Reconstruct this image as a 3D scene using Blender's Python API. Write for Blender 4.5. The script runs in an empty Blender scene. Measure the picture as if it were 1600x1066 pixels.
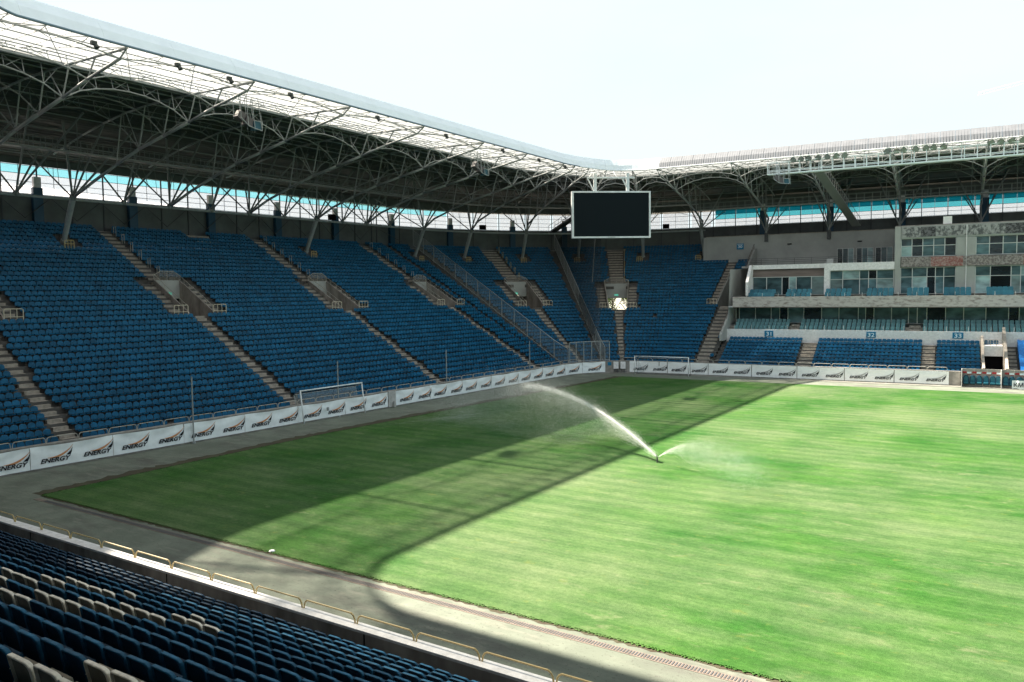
import bpy, math, random
import numpy as np
from mathutils import Vector, Matrix
random.seed(7)
rng = np.random.default_rng(7)
S = bpy.context.scene
COL = S.collection
PI = math.pi

# ------------------------------------------------------------------ camera
cd = bpy.data.cameras.new('camera'); cam = bpy.data.objects.new('camera', cd); COL.objects.link(cam)
cd.sensor_width = 36; cd.lens = 1233.14 * 36 / 1600; cd.clip_start = .05; cd.clip_end = 6000
pitch, roll, yaw, camh = -0.06190, -0.01190, 0.57580, 11.1982
fw = Vector((-math.sin(yaw) * math.cos(pitch), math.cos(yaw) * math.cos(pitch), math.sin(pitch)))
r0 = Vector((math.cos(yaw), math.sin(yaw), 0)); u0 = r0.cross(fw)
r2 = r0 * math.cos(roll) + u0 * math.sin(roll); u2 = r2.cross(fw)
m = Matrix((r2, u2, -fw)).transposed().to_4x4(); m.translation = (0, 0, camh)
cam.matrix_world = m
S.camera = cam

# ------------------------------------------------------------------ world, sun, exposure
SUN_EL = math.radians(44.8)
w = bpy.data.worlds.new('World'); S.world = w; w.use_nodes = True
nt = w.node_tree; nt.nodes.clear()
out = nt.nodes.new('ShaderNodeOutputWorld'); bg = nt.nodes.new('ShaderNodeBackground')
sky = nt.nodes.new('ShaderNodeTexSky'); sky.sky_type = 'NISHITA'; sky.sun_disc = False
sky.sun_elevation = SUN_EL; sky.sun_rotation = math.radians(270)
tc = nt.nodes.new('ShaderNodeTexCoord')
mp = nt.nodes.new('ShaderNodeMapping'); mp.inputs['Scale'].default_value = (1.5, 1.5, 4)
nz = nt.nodes.new('ShaderNodeTexNoise'); nz.inputs['Scale'].default_value = 1.6; nz.inputs['Detail'].default_value = 6
rp = nt.nodes.new('ShaderNodeValToRGB')
rp.color_ramp.elements[0].position = .30; rp.color_ramp.elements[0].color = (.80, .80, .80, 1)
rp.color_ramp.elements[1].position = .62; rp.color_ramp.elements[1].color = (1, 1, 1, 1)
mx = nt.nodes.new('ShaderNodeMix'); mx.data_type = 'RGBA'
mx.inputs[7].default_value = (3.72, 4.2, 4.3, 1)          # bright thin cloud
nt.links.new(tc.outputs['Generated'], mp.inputs[0]); nt.links.new(mp.outputs[0], nz.inputs['Vector'])
nt.links.new(nz.outputs['Fac'], rp.inputs[0]); nt.links.new(rp.outputs[0], mx.inputs[0])
nt.links.new(sky.outputs[0], mx.inputs[6]); nt.links.new(mx.outputs[2], bg.inputs[0])
bg.inputs[1].default_value = 0.05
nt.links.new(bg.outputs[0], out.inputs[0])
sl = bpy.data.lights.new('sun', 'SUN'); sl.energy = 4.8; sl.angle = math.radians(.8); sl.color = (1, .885, .74)
so = bpy.data.objects.new('sun', sl); COL.objects.link(so)
so.rotation_euler = Vector((math.cos(SUN_EL), 0, -math.sin(SUN_EL))).to_track_quat('-Z', 'Y').to_euler()
S.view_settings.view_transform = 'Standard'; S.view_settings.look = 'None'
S.view_settings.gamma = 1; S.view_settings.use_curve_mapping = False
S.view_settings.exposure = 2.35

# ------------------------------------------------------------------ materials
def mat(name, col, rough=.7, spec=.3, metal=0, var=.0, scale=2., col2=None, bump=0, bscale=20., detail=4, coord='Object',
        lo=.35, hi=.65, stretch=(1, 1, 1)):
    M = bpy.data.materials.new(name); M.use_nodes = True; n = M.node_tree; b = n.nodes['Principled BSDF']
    b.inputs['Roughness'].default_value = rough; b.inputs['Metallic'].default_value = metal
    b.inputs['Specular IOR Level'].default_value = spec
    b.inputs['Base Color'].default_value = (*col, 1)
    if var or col2 or bump:
        t = n.nodes.new('ShaderNodeTexCoord'); mm = n.nodes.new('ShaderNodeMapping'); mm.inputs['Scale'].default_value = stretch
        n.links.new(t.outputs[coord], mm.inputs[0])
    if var or col2:
        z = n.nodes.new('ShaderNodeTexNoise'); z.inputs['Scale'].default_value = scale; z.inputs['Detail'].default_value = detail
        z.inputs['Roughness'].default_value = .62
        n.links.new(mm.outputs[0], z.inputs['Vector'])
        r = n.nodes.new('ShaderNodeValToRGB'); r.color_ramp.elements[0].position = lo; r.color_ramp.elements[1].position = hi
        a = col2 if col2 else tuple(c * (1 - var) for c in col)
        c = col if col2 else tuple(min(1, c * (1 + var)) for c in col)
        r.color_ramp.elements[0].color = (*a, 1); r.color_ramp.elements[1].color = (*c, 1)
        n.links.new(z.outputs['Fac'], r.inputs[0]); n.links.new(r.outputs[0], b.inputs['Base Color'])
    if bump:
        z2 = n.nodes.new('ShaderNodeTexNoise'); z2.inputs['Scale'].default_value = bscale; z2.inputs['Detail'].default_value = 5
        bp = n.nodes.new('ShaderNodeBump'); bp.inputs['Strength'].default_value = bump; bp.inputs['Distance'].default_value = .02
        n.links.new(mm.outputs[0], z2.inputs['Vector']); n.links.new(z2.outputs['Fac'], bp.inputs['Height']); n.links.new(bp.outputs[0], b.inputs['Normal'])
    return M

def rand_tint(M, amount=.35):
    """small per-object difference in value (wear and fading of single pieces)"""
    n = M.node_tree; b = n.nodes['Principled BSDF']; inp = b.inputs['Base Color']
    oi = n.nodes.new('ShaderNodeObjectInfo'); mr = n.nodes.new('ShaderNodeMapRange')
    mr.inputs[3].default_value = 1 - amount; mr.inputs[4].default_value = 1 + amount
    n.links.new(oi.outputs['Random'], mr.inputs[0])
    mu = n.nodes.new('ShaderNodeMix'); mu.data_type = 'RGBA'; mu.blend_type = 'MULTIPLY'; mu.inputs[0].default_value = 1
    if inp.is_linked:
        l = inp.links[0]; n.links.new(l.from_socket, mu.inputs[6]); n.links.remove(l)
    else: mu.inputs[6].default_value = inp.default_value
    n.links.new(mr.outputs[0], mu.inputs[7]); n.links.new(mu.outputs[2], inp)
    return M

m_conc = mat('concrete', (.30, .285, .265), .85, var=.25, scale=1.3, bump=.4)
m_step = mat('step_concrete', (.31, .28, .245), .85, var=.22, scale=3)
m_terr = mat('terrace_concrete', (.09, .086, .082), .9, var=.25, scale=2)  # darker than bare concrete: shade between the seats put into the colour
m_walli = mat('inner_wall', (.32, .29, .27), .85, var=.35, scale=.9, bump=.3, stretch=(1, 1, .4))
m_white = mat('white_paint', (.74, .77, .78), .6, var=.10, scale=1.5)
m_cap = mat('ledge_paint', (.74, .73, .74), .7, var=.12, scale=4)
m_yel = mat('yellow_rail', (.56, .43, .20), .45, .5, var=.12, scale=8)
m_greyrail = mat('grey_rail', (.40, .38, .34), .5, .5)
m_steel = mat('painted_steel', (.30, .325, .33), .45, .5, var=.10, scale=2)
m_steel2 = mat('shaded_steel', (.20, .215, .215), .5, .4)  # darker copy of the roof steel, with under-roof shade in its colour
m_steeld = mat('dark_steel', (.07, .075, .08), .6, .4)
m_clad = mat('roof_cladding', (.075, .08, .076), .6, .4, var=.15, scale=1, bump=.3, bscale=6, stretch=(1, 1, 1))
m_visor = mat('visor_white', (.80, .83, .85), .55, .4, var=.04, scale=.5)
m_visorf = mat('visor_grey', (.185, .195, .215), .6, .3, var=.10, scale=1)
m_bluepil = mat('blue_pillar', (.012, .065, .12), .5, .4)
m_green = mat('grey_panel', (.12, .13, .13), .7, .3, var=.15, scale=.6)
m_greywall = mat('grey_render', (.36, .37, .36), .9, var=.10, scale=.4)
m_peel = mat('peeling_paint', (.52, .48, .455), .85, col2=(.25, .205, .19), scale=1.5, detail=10, lo=.34, hi=.52, stretch=(1, 1, 2.5))
m_brown = mat('brown_fascia', (.13, .105, .095), .8, var=.2, scale=1, stretch=(.3, .3, 3))
m_mural = mat('mural_print', (.36, .365, .365), .8, col2=(.10, .105, .11), scale=2.8, detail=12, lo=.42, hi=.56, stretch=(1, 1, .7))
m_mural2 = mat('mural_print_dark', (.16, .16, .17), .8, col2=(.05, .05, .055), scale=5, detail=7, lo=.47, hi=.55)
m_adred = mat('faded_red_print', (.38, .28, .265), .8, col2=(.24, .085, .075), scale=4, detail=12, lo=.40, hi=.60)
m_adgrey = mat('faded_grey_print', (.33, .30, .29), .8, col2=(.13, .11, .11), scale=4.5, detail=12, lo=.42, hi=.58)
m_tarp = mat('blue_tarp', (.005, .165, .50), .45, .5, var=.12, scale=1.5, bump=.6, bscale=3)
m_black = mat('black', (.006, .006, .007), .9, .1)
m_dark = mat('dark_interior', (.02, .022, .024), .9)  # passage shade put into a near-black colour
m_blue = rand_tint(mat('blue_seat_plastic', (.004, .032, .070), .6, .2, var=.15, scale=3), .22)  # dark back plastic; shade behind the seats is also in the colour
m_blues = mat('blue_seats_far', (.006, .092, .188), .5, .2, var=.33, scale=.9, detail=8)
m_seatw = rand_tint(mat('grey_white_seat_plastic', (.22, .195, .155), .5, .4, var=.15, scale=6, bump=.1), .12)  # recessed back panel, its shade put into the darker colour
m_bluerim = rand_tint(mat('lit_blue_seat_rim', (.016, .105, .20), .6, .25, var=.3, scale=5), .25)  # lighter than the panel: light on the upturned rim put into colour
m_whiterim = rand_tint(mat('lit_white_seat_rim', (.80, .75, .66), .5, .4, var=.15, scale=9), .1)  # same plastic, with the lit edge painted in as a lighter tone
m_teal = rand_tint(mat('teal_seat', (.085, .20, .225), .5, .4, var=.12, scale=4), .12)
m_teal2 = rand_tint(mat('deep_teal_seat', (.014, .115, .165), .5, .4, var=.12, scale=4), .12)
m_bracket = mat('seat_bracket', (.12, .11, .10), .5, .4)
m_banner = mat('banner_vinyl', (.84, .90, .92), .5, .4, var=.05, scale=2)
m_bannerf = mat('banner_vinyl_far', (.90, .92, .93), .5, .4, var=.04, scale=2)
m_ink = mat('black_ink', (.012, .013, .022), .5)
m_orange = mat('orange_ink', (.58, .27, .12), .5)
m_screen = mat('screen_glass', (.004, .009, .012), .7, .15)
m_signb = mat('blue_sign', (.006, .17, .33), .5)
m_signt = mat('sign_white', (.7, .8, .85), .5)
m_frame = mat('window_frame', (.55, .57, .57), .5, .4)
m_redc = mat('red_print', (.38, .03, .04), .6)
m_wood = mat('bark', (.09, .065, .045), .9, var=.3, scale=6)
m_leaf = mat('leaves', (.06, .10, .025), .7, var=.5, scale=4)
m_water = mat('water_spray', (.93, .95, .96), .4, .5)
m_soil = mat('soil', (.062, .062, .035), .95, col2=(.05, .038, .026), scale=.8, detail=8)
m_lamp = mat('lamp_glow', (1, 1, .9), .5)
b_ = m_lamp.node_tree.nodes['Principled BSDF']; b_.inputs['Emission Color'].default_value = (1, .9, .62, 1); b_.inputs['Emission Strength'].default_value = .8
m_exit = mat('exit_glow', (.1, .8, .6), .5)
b_ = m_exit.node_tree.nodes['Principled BSDF']; b_.inputs['Emission Color'].default_value = (.15, .9, .62, 1); b_.inputs['Emission Strength'].default_value = .07

def glass(name, col, rough=.12, trans=0.):
    M = mat(name, col, rough, .8, var=.45, scale=.5, detail=2, stretch=(1, 1, 2)); M = rand_tint(M, .55)
    return M
m_glass = glass('tinted_glass', (.065, .115, .130))
m_glassl = glass('pale_blind_glass', (.20, .30, .31), .35)
m_glassd = glass('dark_glass', (.014, .022, .027))

def sheet(name, tcol, dcol, f):
    """translucent roof or window sheet: part clear, part scattering"""
    M = bpy.data.materials.new(name); M.use_nodes = True; n = M.node_tree; n.nodes.clear()
    o = n.nodes.new('ShaderNodeOutputMaterial'); t = n.nodes.new('ShaderNodeBsdfTransparent'); t.inputs[0].default_value = (*tcol, 1)
    tr = n.nodes.new('ShaderNodeBsdfTranslucent'); tr.inputs[0].default_value = (*dcol, 1)
    x = n.nodes.new('ShaderNodeMixShader'); x.inputs[0].default_value = f
    n.links.new(t.outputs[0], x.inputs[1]); n.links.new(tr.outputs[0], x.inputs[2]); n.links.new(x.outputs[0], o.inputs[0])
    return M
m_poly = sheet('clear_polycarbonate', (.46, .465, .455), (.88, .88, .87), .18)
m_polyn = sheet('dimmed_polycarbonate', (.17, .175, .17), (.80, .80, .78), .25)  # unseen near roof panes, dimmed to even the light on ledge and seats
m_winw = sheet('white_window_sheet', (.93, .92, .94), (.85, .83, .85), .25)
m_wint = sheet('teal_window_sheet', (.40, .82, .86), (.12, .45, .52), .30)
m_wintl = sheet('pale_cyan_window_sheet', (.66, .95, .98), (.4, .7, .75), .2)
m_wintd = sheet('deep_teal_window_sheet', (.08, .42, .50), (.04, .27, .34), .45)
m_net = sheet('black_net', (1, 1, 1), (.01, .012, .015), .0)
n_ = m_net.node_tree; db = n_.nodes.new('ShaderNodeBsdfDiffuse'); db.inputs[0].default_value = (.05, .055, .06, 1)
x_ = [q for q in n_.nodes if q.type == 'MIX_SHADER'][0]; n_.links.new(db.outputs[0], x_.inputs[2]); x_.inputs[0].default_value = .42
m_mesh = m_net.copy(); m_mesh.name = 'brown_mesh'
for q in m_mesh.node_tree.nodes:
    if q.type == 'BSDF_DIFFUSE': q.inputs[0].default_value = (.24, .22, .20, 1)
    if q.type == 'MIX_SHADER': q.inputs[0].default_value = .55
m_goalnet = m_net.copy(); m_goalnet.name = 'goal_net'
for q in m_goalnet.node_tree.nodes:
    if q.type == 'BSDF_DIFFUSE': q.inputs[0].default_value = (.35, .4, .42, 1)
    if q.type == 'MIX_SHADER': q.inputs[0].default_value = .28

def grass_mat():
    M = bpy.data.materials.new('grass'); M.use_nodes = True; n = M.node_tree; b = n.nodes['Principled BSDF']
    L = n.links.new
    b.inputs['Roughness'].default_value = .8; b.inputs['Specular IOR Level'].default_value = .08
    
    t = n.nodes.new('ShaderNodeTexCoord')
    def noise(scale, st=(1, 1, 1), det=5, rough=.6):
        mm = n.nodes.new('ShaderNodeMapping'); mm.inputs['Scale'].default_value = st; L(t.outputs['Object'], mm.inputs[0])
        z = n.nodes.new('ShaderNodeTexNoise'); z.inputs['Scale'].default_value = scale; z.inputs['Detail'].default_value = det; z.inputs['Roughness'].default_value = rough
        L(mm.outputs[0], z.inputs['Vector']); return z.outputs['Fac']
    def ramp(src, a, c, lo=.35, hi=.65):
        r = n.nodes.new('ShaderNodeValToRGB'); r.color_ramp.elements[0].position = lo; r.color_ramp.elements[1].position = hi
        r.color_ramp.elements[0].color = (*a, 1); r.color_ramp.elements[1].color = (*c, 1); L(src, r.inputs[0]); return r.outputs[0]
    def mixc(a, c, f, mode='MIX'):
        x = n.nodes.new('ShaderNodeMix'); x.data_type = 'RGBA'; x.blend_type = mode
        for i, v in ((0, f), (6, a), (7, c)):
            if isinstance(v, (float, int)): x.inputs[i].default_value = v
            elif isinstance(v, tuple): x.inputs[i].default_value = (*v, 1)
            else: L(v, x.inputs[i])
        return x.outputs[2]
    base = ramp(noise(.16, det=6), G_A, G_B, .32, .68)
    def wave(axis, scale, dist, lo_c, hi_c, f):
        wv = n.nodes.new('ShaderNodeTexWave'); wv.wave_type = 'BANDS'; wv.bands_direction = axis; wv.inputs['Scale'].default_value = scale
        wv.inputs['Distortion'].default_value = dist; wv.inputs['Detail'].default_value = 3; wv.inputs['Detail Scale'].default_value = .25
        L(t.outputs['Object'], wv.inputs['Vector']); return mixc(base, ramp(wv.outputs['Fac'], lo_c, hi_c, .1, .9), f, 'MULTIPLY')
    base = mixc(base, G_P, ramp(noise(.07, (1, 1.3, 1), 5, .55), (0, 0, 0), (.60, .60, .60), .42, .66))
    base = mixc(base, G_P, ramp(noise(.33, (.8, 1.4, 1), 9, .68), (0, 0, 0), (.42, .42, .42), .45, .70))
    base = wave('Y', .23, .5, (.84, .89, .86), (1.12, 1.08, 1.10), .8)
    base = wave('Y', .86, 1.0, (.93, .95, .94), (1.06, 1.04, 1.05), .8)
    base = wave('X', .052, .4, (.93, .95, .94), (1.06, 1.04, 1.05), .8)
    base = mixc(base, ramp(noise(2.6, (.6, 1.2, 1), 7, .72), (.80, .86, .82), (1.20, 1.14, 1.16), .3, .7), 1., 'MULTIPLY')
    base = mixc(base, ramp(noise(11, (.8, 1, 1), 5, .85), (.60, .67, .60), (1.40, 1.32, 1.40), .3, .7), 1., 'MULTIPLY')
    mask = ramp(noise(.13, det=3), (0, 0, 0), (1, 1, 1), .40, .62)
    spots = ramp(noise(.85, (.75, 1.35, 1), 7, .66), (0, 0, 0), (.62, .62, .62), .58, .72)
    base = mixc(base, G_P2, mixc(mask, spots, 1., 'MULTIPLY'))
    yel = ramp(noise(1.3, (.8, 1.2, 1), 5, .6), (0, 0, 0), (.45, .45, .45), .62, .74)
    base = mixc(base, (.125, .15, .04), yel)
    L(base, b.inputs['Base Color'])
    z = noise(22, det=4); bp = n.nodes.new('ShaderNodeBump'); bp.inputs['Strength'].default_value = .5; bp.inputs['Distance'].default_value = .04
    L(z, bp.inputs['Height']); L(bp.outputs[0], b.inputs['Normal'])
    return M
G_A = (.014, .074, .010); G_B = (.044, .110, .023); G_P = (.120, .156, .082)
G_P2 = (.19, .20, .12)
m_grass = grass_mat()

def track_mat():
    M = mat('track_surface', (.135, .155, .125), .85, .25, var=.2, scale=.5, bump=.4, bscale=30)
    n = M.node_tree; b = n.nodes['Principled BSDF']; L = n.links.new
    t = n.nodes.new('ShaderNodeTexCoord')
    cur = b.inputs['Base Color'].links[0].from_socket
    for sc, st, lo, hi, c in ((.35, (.5, 1.6, 1), .5, .68, (.085, .08, .075)), (1.6, (.4, 1.5, 1), .52, .70, (.20, .205, .17)), (.12, (1, 1, 1), .5, .62, (.115, .135, .108)), (9, (1, 1, 1), .58, .66, (.06, .06, .052))):
        mm = n.nodes.new('ShaderNodeMapping'); mm.inputs['Scale'].default_value = st; L(t.outputs['Object'], mm.inputs[0])
        z = n.nodes.new('ShaderNodeTexNoise'); z.inputs['Scale'].default_value = sc; z.inputs['Detail'].default_value = 8; z.inputs['Roughness'].default_value = .65; L(mm.outputs[0], z.inputs['Vector'])
        r = n.nodes.new('ShaderNodeMapRange'); r.inputs[1].default_value = lo; r.inputs[2].default_value = hi; r.inputs[4].default_value = .8; L(z.outputs['Fac'], r.inputs[0])
        x = n.nodes.new('ShaderNodeMix'); x.data_type = 'RGBA'; L(r.outputs[0], x.inputs[0]); L(cur, x.inputs[6]); x.inputs[7].default_value = (*c, 1); cur = x.outputs[2]
    L(cur, b.inputs['Base Color'])
    return M
m_track = track_mat()

# ------------------------------------------------------------------ mesh helpers
class MB:
    def __init__(s): s.v = []; s.f = []
    def add(s, vs, fs):
        o = len(s.v); s.v += [tuple(map(float, p)) for p in vs]; s.f += [tuple(i + o for i in q) for q in fs]; return s
    def quad(s, a, b, c, d): return s.add([a, b, c, d], [(0, 1, 2, 3)])
    def box(s, c, sz, ax=None):
        c = np.array(c, float); h = np.array(sz, float) / 2
        ax = np.eye(3) if ax is None else np.array(ax, float)
        vs = [c + ax[0] * h[0] * i + ax[1] * h[1] * j + ax[2] * h[2] * k for k in (-1, 1) for j in (-1, 1) for i in (-1, 1)]
        return s.add(vs, [(0, 2, 3, 1), (4, 5, 7, 6), (0, 1, 5, 4), (2, 6, 7, 3), (0, 4, 6, 2), (1, 3, 7, 5)])
    def hexa(s, b4, t4):
        return s.add(list(b4) + list(t4), [(3, 2, 1, 0), (4, 5, 6, 7), (0, 1, 5, 4), (1, 2, 6, 5), (2, 3, 7, 6), (3, 0, 4, 7)])
    def tube(s, p, q, r, n=6, r2=None, caps=True):
        p = np.array(p, float); q = np.array(q, float); d = q - p; L = np.linalg.norm(d)
        if L < 1e-6: return s
        d /= L; a = np.cross(d, (0, 0, 1.)) if abs(d[2]) < .95 else np.cross(d, (1., 0, 0)); a /= np.linalg.norm(a); b = np.cross(d, a)
        r2 = r if r2 is None else r2
        vs = [p + r * (a * math.cos(2 * PI * i / n) + b * math.sin(2 * PI * i / n)) for i in range(n)]
        vs += [q + r2 * (a * math.cos(2 * PI * i / n) + b * math.sin(2 * PI * i / n)) for i in range(n)]
        fs = [(i, (i + 1) % n, n + (i + 1) % n, n + i) for i in range(n)]
        if caps: fs += [tuple(range(n))[::-1], tuple(range(n, 2 * n))]
        return s.add(vs, fs)
    def path(s, pts, r, n=6):
        for a, b in zip(pts[:-1], pts[1:]): s.tube(a, b, r, n)
        return s
    def ball(s, c, r, n=6):
        c = np.array(c, float); vs = [c + (0, 0, r)]
        for j in (1, 2, 3):
            t = PI * j / 4
            vs += [c + r * np.array((math.sin(t) * math.cos(2 * PI * i / n), math.sin(t) * math.sin(2 * PI * i / n), math.cos(t))) for i in range(n)]
        vs.append(c - (0, 0, r)); fs = [(0, 1 + i, 1 + (i + 1) % n) for i in range(n)]
        for j in (0, 1): fs += [(1 + j * n + i, 1 + (j + 1) * n + i, 1 + (j + 1) * n + (i + 1) % n, 1 + j * n + (i + 1) % n) for i in range(n)]
        fs += [(3 * n + 1, 1 + 2 * n + (i + 1) % n, 1 + 2 * n + i) for i in range(n)]
        return s.add(vs, fs)
    def build(s, name, m, parent=None, kind=None, smooth=False, label=None):
        me = bpy.data.meshes.new(name); me.from_pydata(s.v, [], s.f); me.materials.append(m)
        if smooth: me.polygons.foreach_set('use_smooth', [True] * len(me.polygons))
        o = bpy.data.objects.new(name, me); COL.objects.link(o)
        if parent: o.parent = parent; o.matrix_parent_inverse = Matrix.Translation(parent.location).inverted() if parent.rotation_euler[2] == 0 else parent.matrix_basis.inverted()
        if kind: o['kind'] = kind
        if label: o['label'] = label
        return o
def empty(name, loc, label, cat, group=None, rz=0):
    o = bpy.data.objects.new(name, None); COL.objects.link(o); o.location = loc; o.rotation_euler = (0, 0, rz)
    o.empty_display_size = .3
    tag(o, label, cat, group); return o
def tag(o, label, cat, group=None):
    o['label'] = label; o['category'] = cat
    if group: o['group'] = group
    return o
def link_mesh(name, me, parent=None, M=None, label=None):
    o = bpy.data.objects.new(name, me); COL.objects.link(o)
    if M is not None: o.matrix_basis = M
    if parent: o.parent = parent
    if label: o['label'] = label
    return o
def inst(base_v, base_f, Ms):
    """joined mesh of many transformed copies (numpy)"""
    bv = np.array(base_v, float); nv = len(bv); Ms = np.array(Ms)
    vv = np.einsum('nij,vj->nvi', Ms[:, :3, :3], bv) + Ms[:, None, :3, 3]
    fs = []
    for k in range(len(Ms)):
        o = k * nv; fs += [tuple(i + o for i in f) for f in base_f]
    return vv.reshape(-1, 3), fs
def text_mesh(txt, size, shear=0., sx=1., off=0., ex=.004):
    c = bpy.data.curves.new('lettering', 'FONT'); c.body = txt; c.size = size; c.shear = shear; c.offset = off; c.extrude = ex; c.resolution_u = 3
    o = bpy.data.objects.new('lettering', c); me = bpy.data.meshes.new_from_object(o); bpy.data.objects.remove(o)
    vs = np.array([v.co[:] for v in me.vertices]); fs = [tuple(p.vertices) for p in me.polygons]
    vs[:, 0] -= vs[:, 0].min(); vs[:, 0] *= sx
    return vs, fs

# ------------------------------------------------------------------ plan of the bowl: s along the front wall, d outward from it
aL = .04; aF = .068; R0 = 9.0; RN = 7.86
tL = np.array([math.sin(aL), math.cos(aL)]); tF = np.array([math.cos(aF), math.sin(aF)])
nL = np.array([-tL[1], tL[0]]); nF = np.array([-tF[1], tF[0]])
TL = np.array([-50.863, 90.940]); TR = np.array([-42.484, 99.555]); CC = TL - nL * R0; AL = R0 * (PI / 2 - aL - aF)
SN = -66.5; CN = TL + tL * SN - nL * RN; AN = RN * (PI / 2 + aL); S1 = SN - AN; NY = CN[1] - RN
def fr(s):
    """base point, tangent, outward normal"""
    if s < S1: return np.array([CN[0] + (S1 - s), NY]), np.array([-1., 0.]), np.array([0., -1.])
    if s < SN:
        a = (s - SN) / RN; n = np.array([nL[0] * math.cos(a) + nL[1] * math.sin(a), -nL[0] * math.sin(a) + nL[1] * math.cos(a)])
        return CN + n * RN, np.array([n[1], -n[0]]), n
    if s <= 0: return TL + tL * s, tL, nL
    if s < AL:
        a = s / R0; n = np.array([nL[0] * math.cos(a) + nL[1] * math.sin(a), -nL[0] * math.sin(a) + nL[1] * math.cos(a)])
        return CC + n * R0, np.array([n[1], -n[0]]), n
    return TR + tF * (s - AL), tF, nF
def P(s, d, z=0.):
    b, t, n = fr(s); p = b + n * d; return np.array([p[0], p[1], z])
def axes(s):
    b, t, n = fr(s); return np.array([[t[0], t[1], 0], [n[0], n[1], 0], [0, 0, 1.]])
def rowradius(s, d):
    if SN > s > S1: return (RN + d) / RN
    if 0 < s < AL: return (R0 + d) / R0
    return 1.
def srange(a, b, fine=1.2, coarse=12.):
    """s samples from a to b, fine in the corners"""
    out = [a]; s = a
    while s < b - 1e-6:
        st = fine if (0 <= s < AL or S1 <= s < SN) else coarse
        nxt = s + st
        for k in (S1, SN, 0., AL):
            if s < k - 1e-6 < nxt: nxt = k
        s = min(nxt, b); out.append(s)
    return out
def strip(mb, s0, s1, pa, pb):
    """surface between two (d, z) profile points along s"""
    ss = srange(s0, s1)
    for a, b in zip(ss[:-1], ss[1:]):
        mb.quad(P(a, *pa), P(b, *pa), P(b, *pb), P(a, *pb))
def bar(mb, s0, s1, prof):
    """closed prism of (d,z) profile swept along s"""
    ss = srange(s0, s1); n = len(prof); rings = [[P(s, *p) for p in prof] for s in ss]
    vs = [p for r in rings for p in r]; fs = []
    for k in range(len(ss) - 1):
        for i in range(n): fs.append((k * n + i, k * n + (i + 1) % n, (k + 1) * n + (i + 1) % n, (k + 1) * n + i))
    fs += [tuple(range(n))[::-1], tuple(range((len(ss) - 1) * n, len(ss) * n))]
    mb.add(vs, fs)
def swept(mb, s0, s1, d, z, r, n=5):
    ss = srange(s0, s1)
    mb.path([P(s, d, z) for s in ss], r, n)

TREAD = .82
def zrow(i, near=False): return (1.15 + .41 * i) if near else (1.0 + .455 * i)
def drow(i): return .9 + TREAD * i

# ================================================================== ground
g = MB(); g.quad((-3000, -3000, -.03), (3000, -3000, -.03), (3000, 3000, -.03), (-3000, 3000, -.03))
g.build('ground', mat('outside_ground', (.22, .22, .19), .9, var=.2, scale=.05), kind='structure')
# track: everything inside the front wall
ring = [P(s, -.0, 0) for s in srange(-190, 115, 1.0, 10)]
tr = MB(); cx, cy = 10, 60
for a, b in zip(ring[:-1], ring[1:]): tr.add([(cx, cy, 0), a, b], [(0, 1, 2)])
tr.build('track', m_track, kind='structure')
# pitch: edges measured on the photograph
pit = MB()
gx = np.linspace(-46.4, 75, 2); near = lambda x: 22.42 + .002 * (x + 46)
outline_far = lambda x: 93.95 + .064 * (x + 43.5)
left = [(-46.45, 22.45), (-46.75, 32), (-46.8, 44), (-45.9, 60), (-44.9, 76), (-44.1, 88), (-43.7, 93.9)]
NX = 60
L_ = []
for (x0, y0), (x1, y1) in zip(left[:-1], left[1:]): L_ += [(x0 + (x1 - x0) * k / 6, y0 + (y1 - y0) * k / 6) for k in range(6)]
L_.append(left[-1]); rows = []
for (x, y) in L_:
    f = (y - 22.45) / (93.9 - 22.45)
    x1_, y1_ = 75., 22.6 + f * (outline_far(75) - 22.6)
    rows.append([(x + (x1_ - x) * k / 24, y + (y1_ - y) * k / 24, .045) for k in range(25)])
vs = [p for r in rows for p in r]; fs = [(j * 25 + k, j * 25 + k + 1, (j + 1) * 25 + k + 1, (j + 1) * 25 + k) for j in range(len(rows) - 1) for k in range(24)]
pit.add(vs, fs)
edge = [rows[0][k] for k in range(25)]
for line in ([r[0] for r in rows], rows[0], rows[-1]):
    for a, b in zip(line[:-1], line[1:]): pit.quad(a, b, (b[0], b[1], 0), (a[0], a[1], 0))
pit.build('pitch', m_grass, kind='structure')
# ragged turf edge and soil strip
so_ = MB()
def edge_strip(mb, pts, wfun, z, side):
    for (a, b) in zip(pts[:-1], pts[1:]):
        n_ = 26; a = np.array(a[:2]); b = np.array(b[:2]); t = b - a; Ln = np.linalg.norm(t); t /= Ln; nn = np.array([-t[1], t[0]]) * side
        prev = None
        for k in range(n_ + 1):
            p = a + t * Ln * k / n_; q = p + nn * wfun()
            if prev is not None: mb.quad((*prev[0], z), (*p, z), (*q, z), (*prev[1], z))
            prev = (p, q)
lf = [(x - .0, y) for x, y in left]
edge_strip(so_, lf, lambda: random.uniform(.9, 1.5), .008, 1)
edge_strip(so_, [rows[0][k] for k in range(25)], lambda: random.uniform(.08, .22), .008, -1)
edge_strip(so_, [rows[-1][k] for k in range(25)], lambda: random.uniform(.08, .2), .008, 1)
so_.build('soil_border', m_soil, kind='structure')
wm = mat('grey_path_concrete', (.16, .16, .14), .9, var=.22, scale=.8, bump=.3)
fp_ = MB(); bar(fp_, 6, 112, [(-1.5, .0), (-.02, .0), (-.02, .03), (-1.5, .03)]); fp_.build('far_path', wm, kind='structure')
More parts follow.
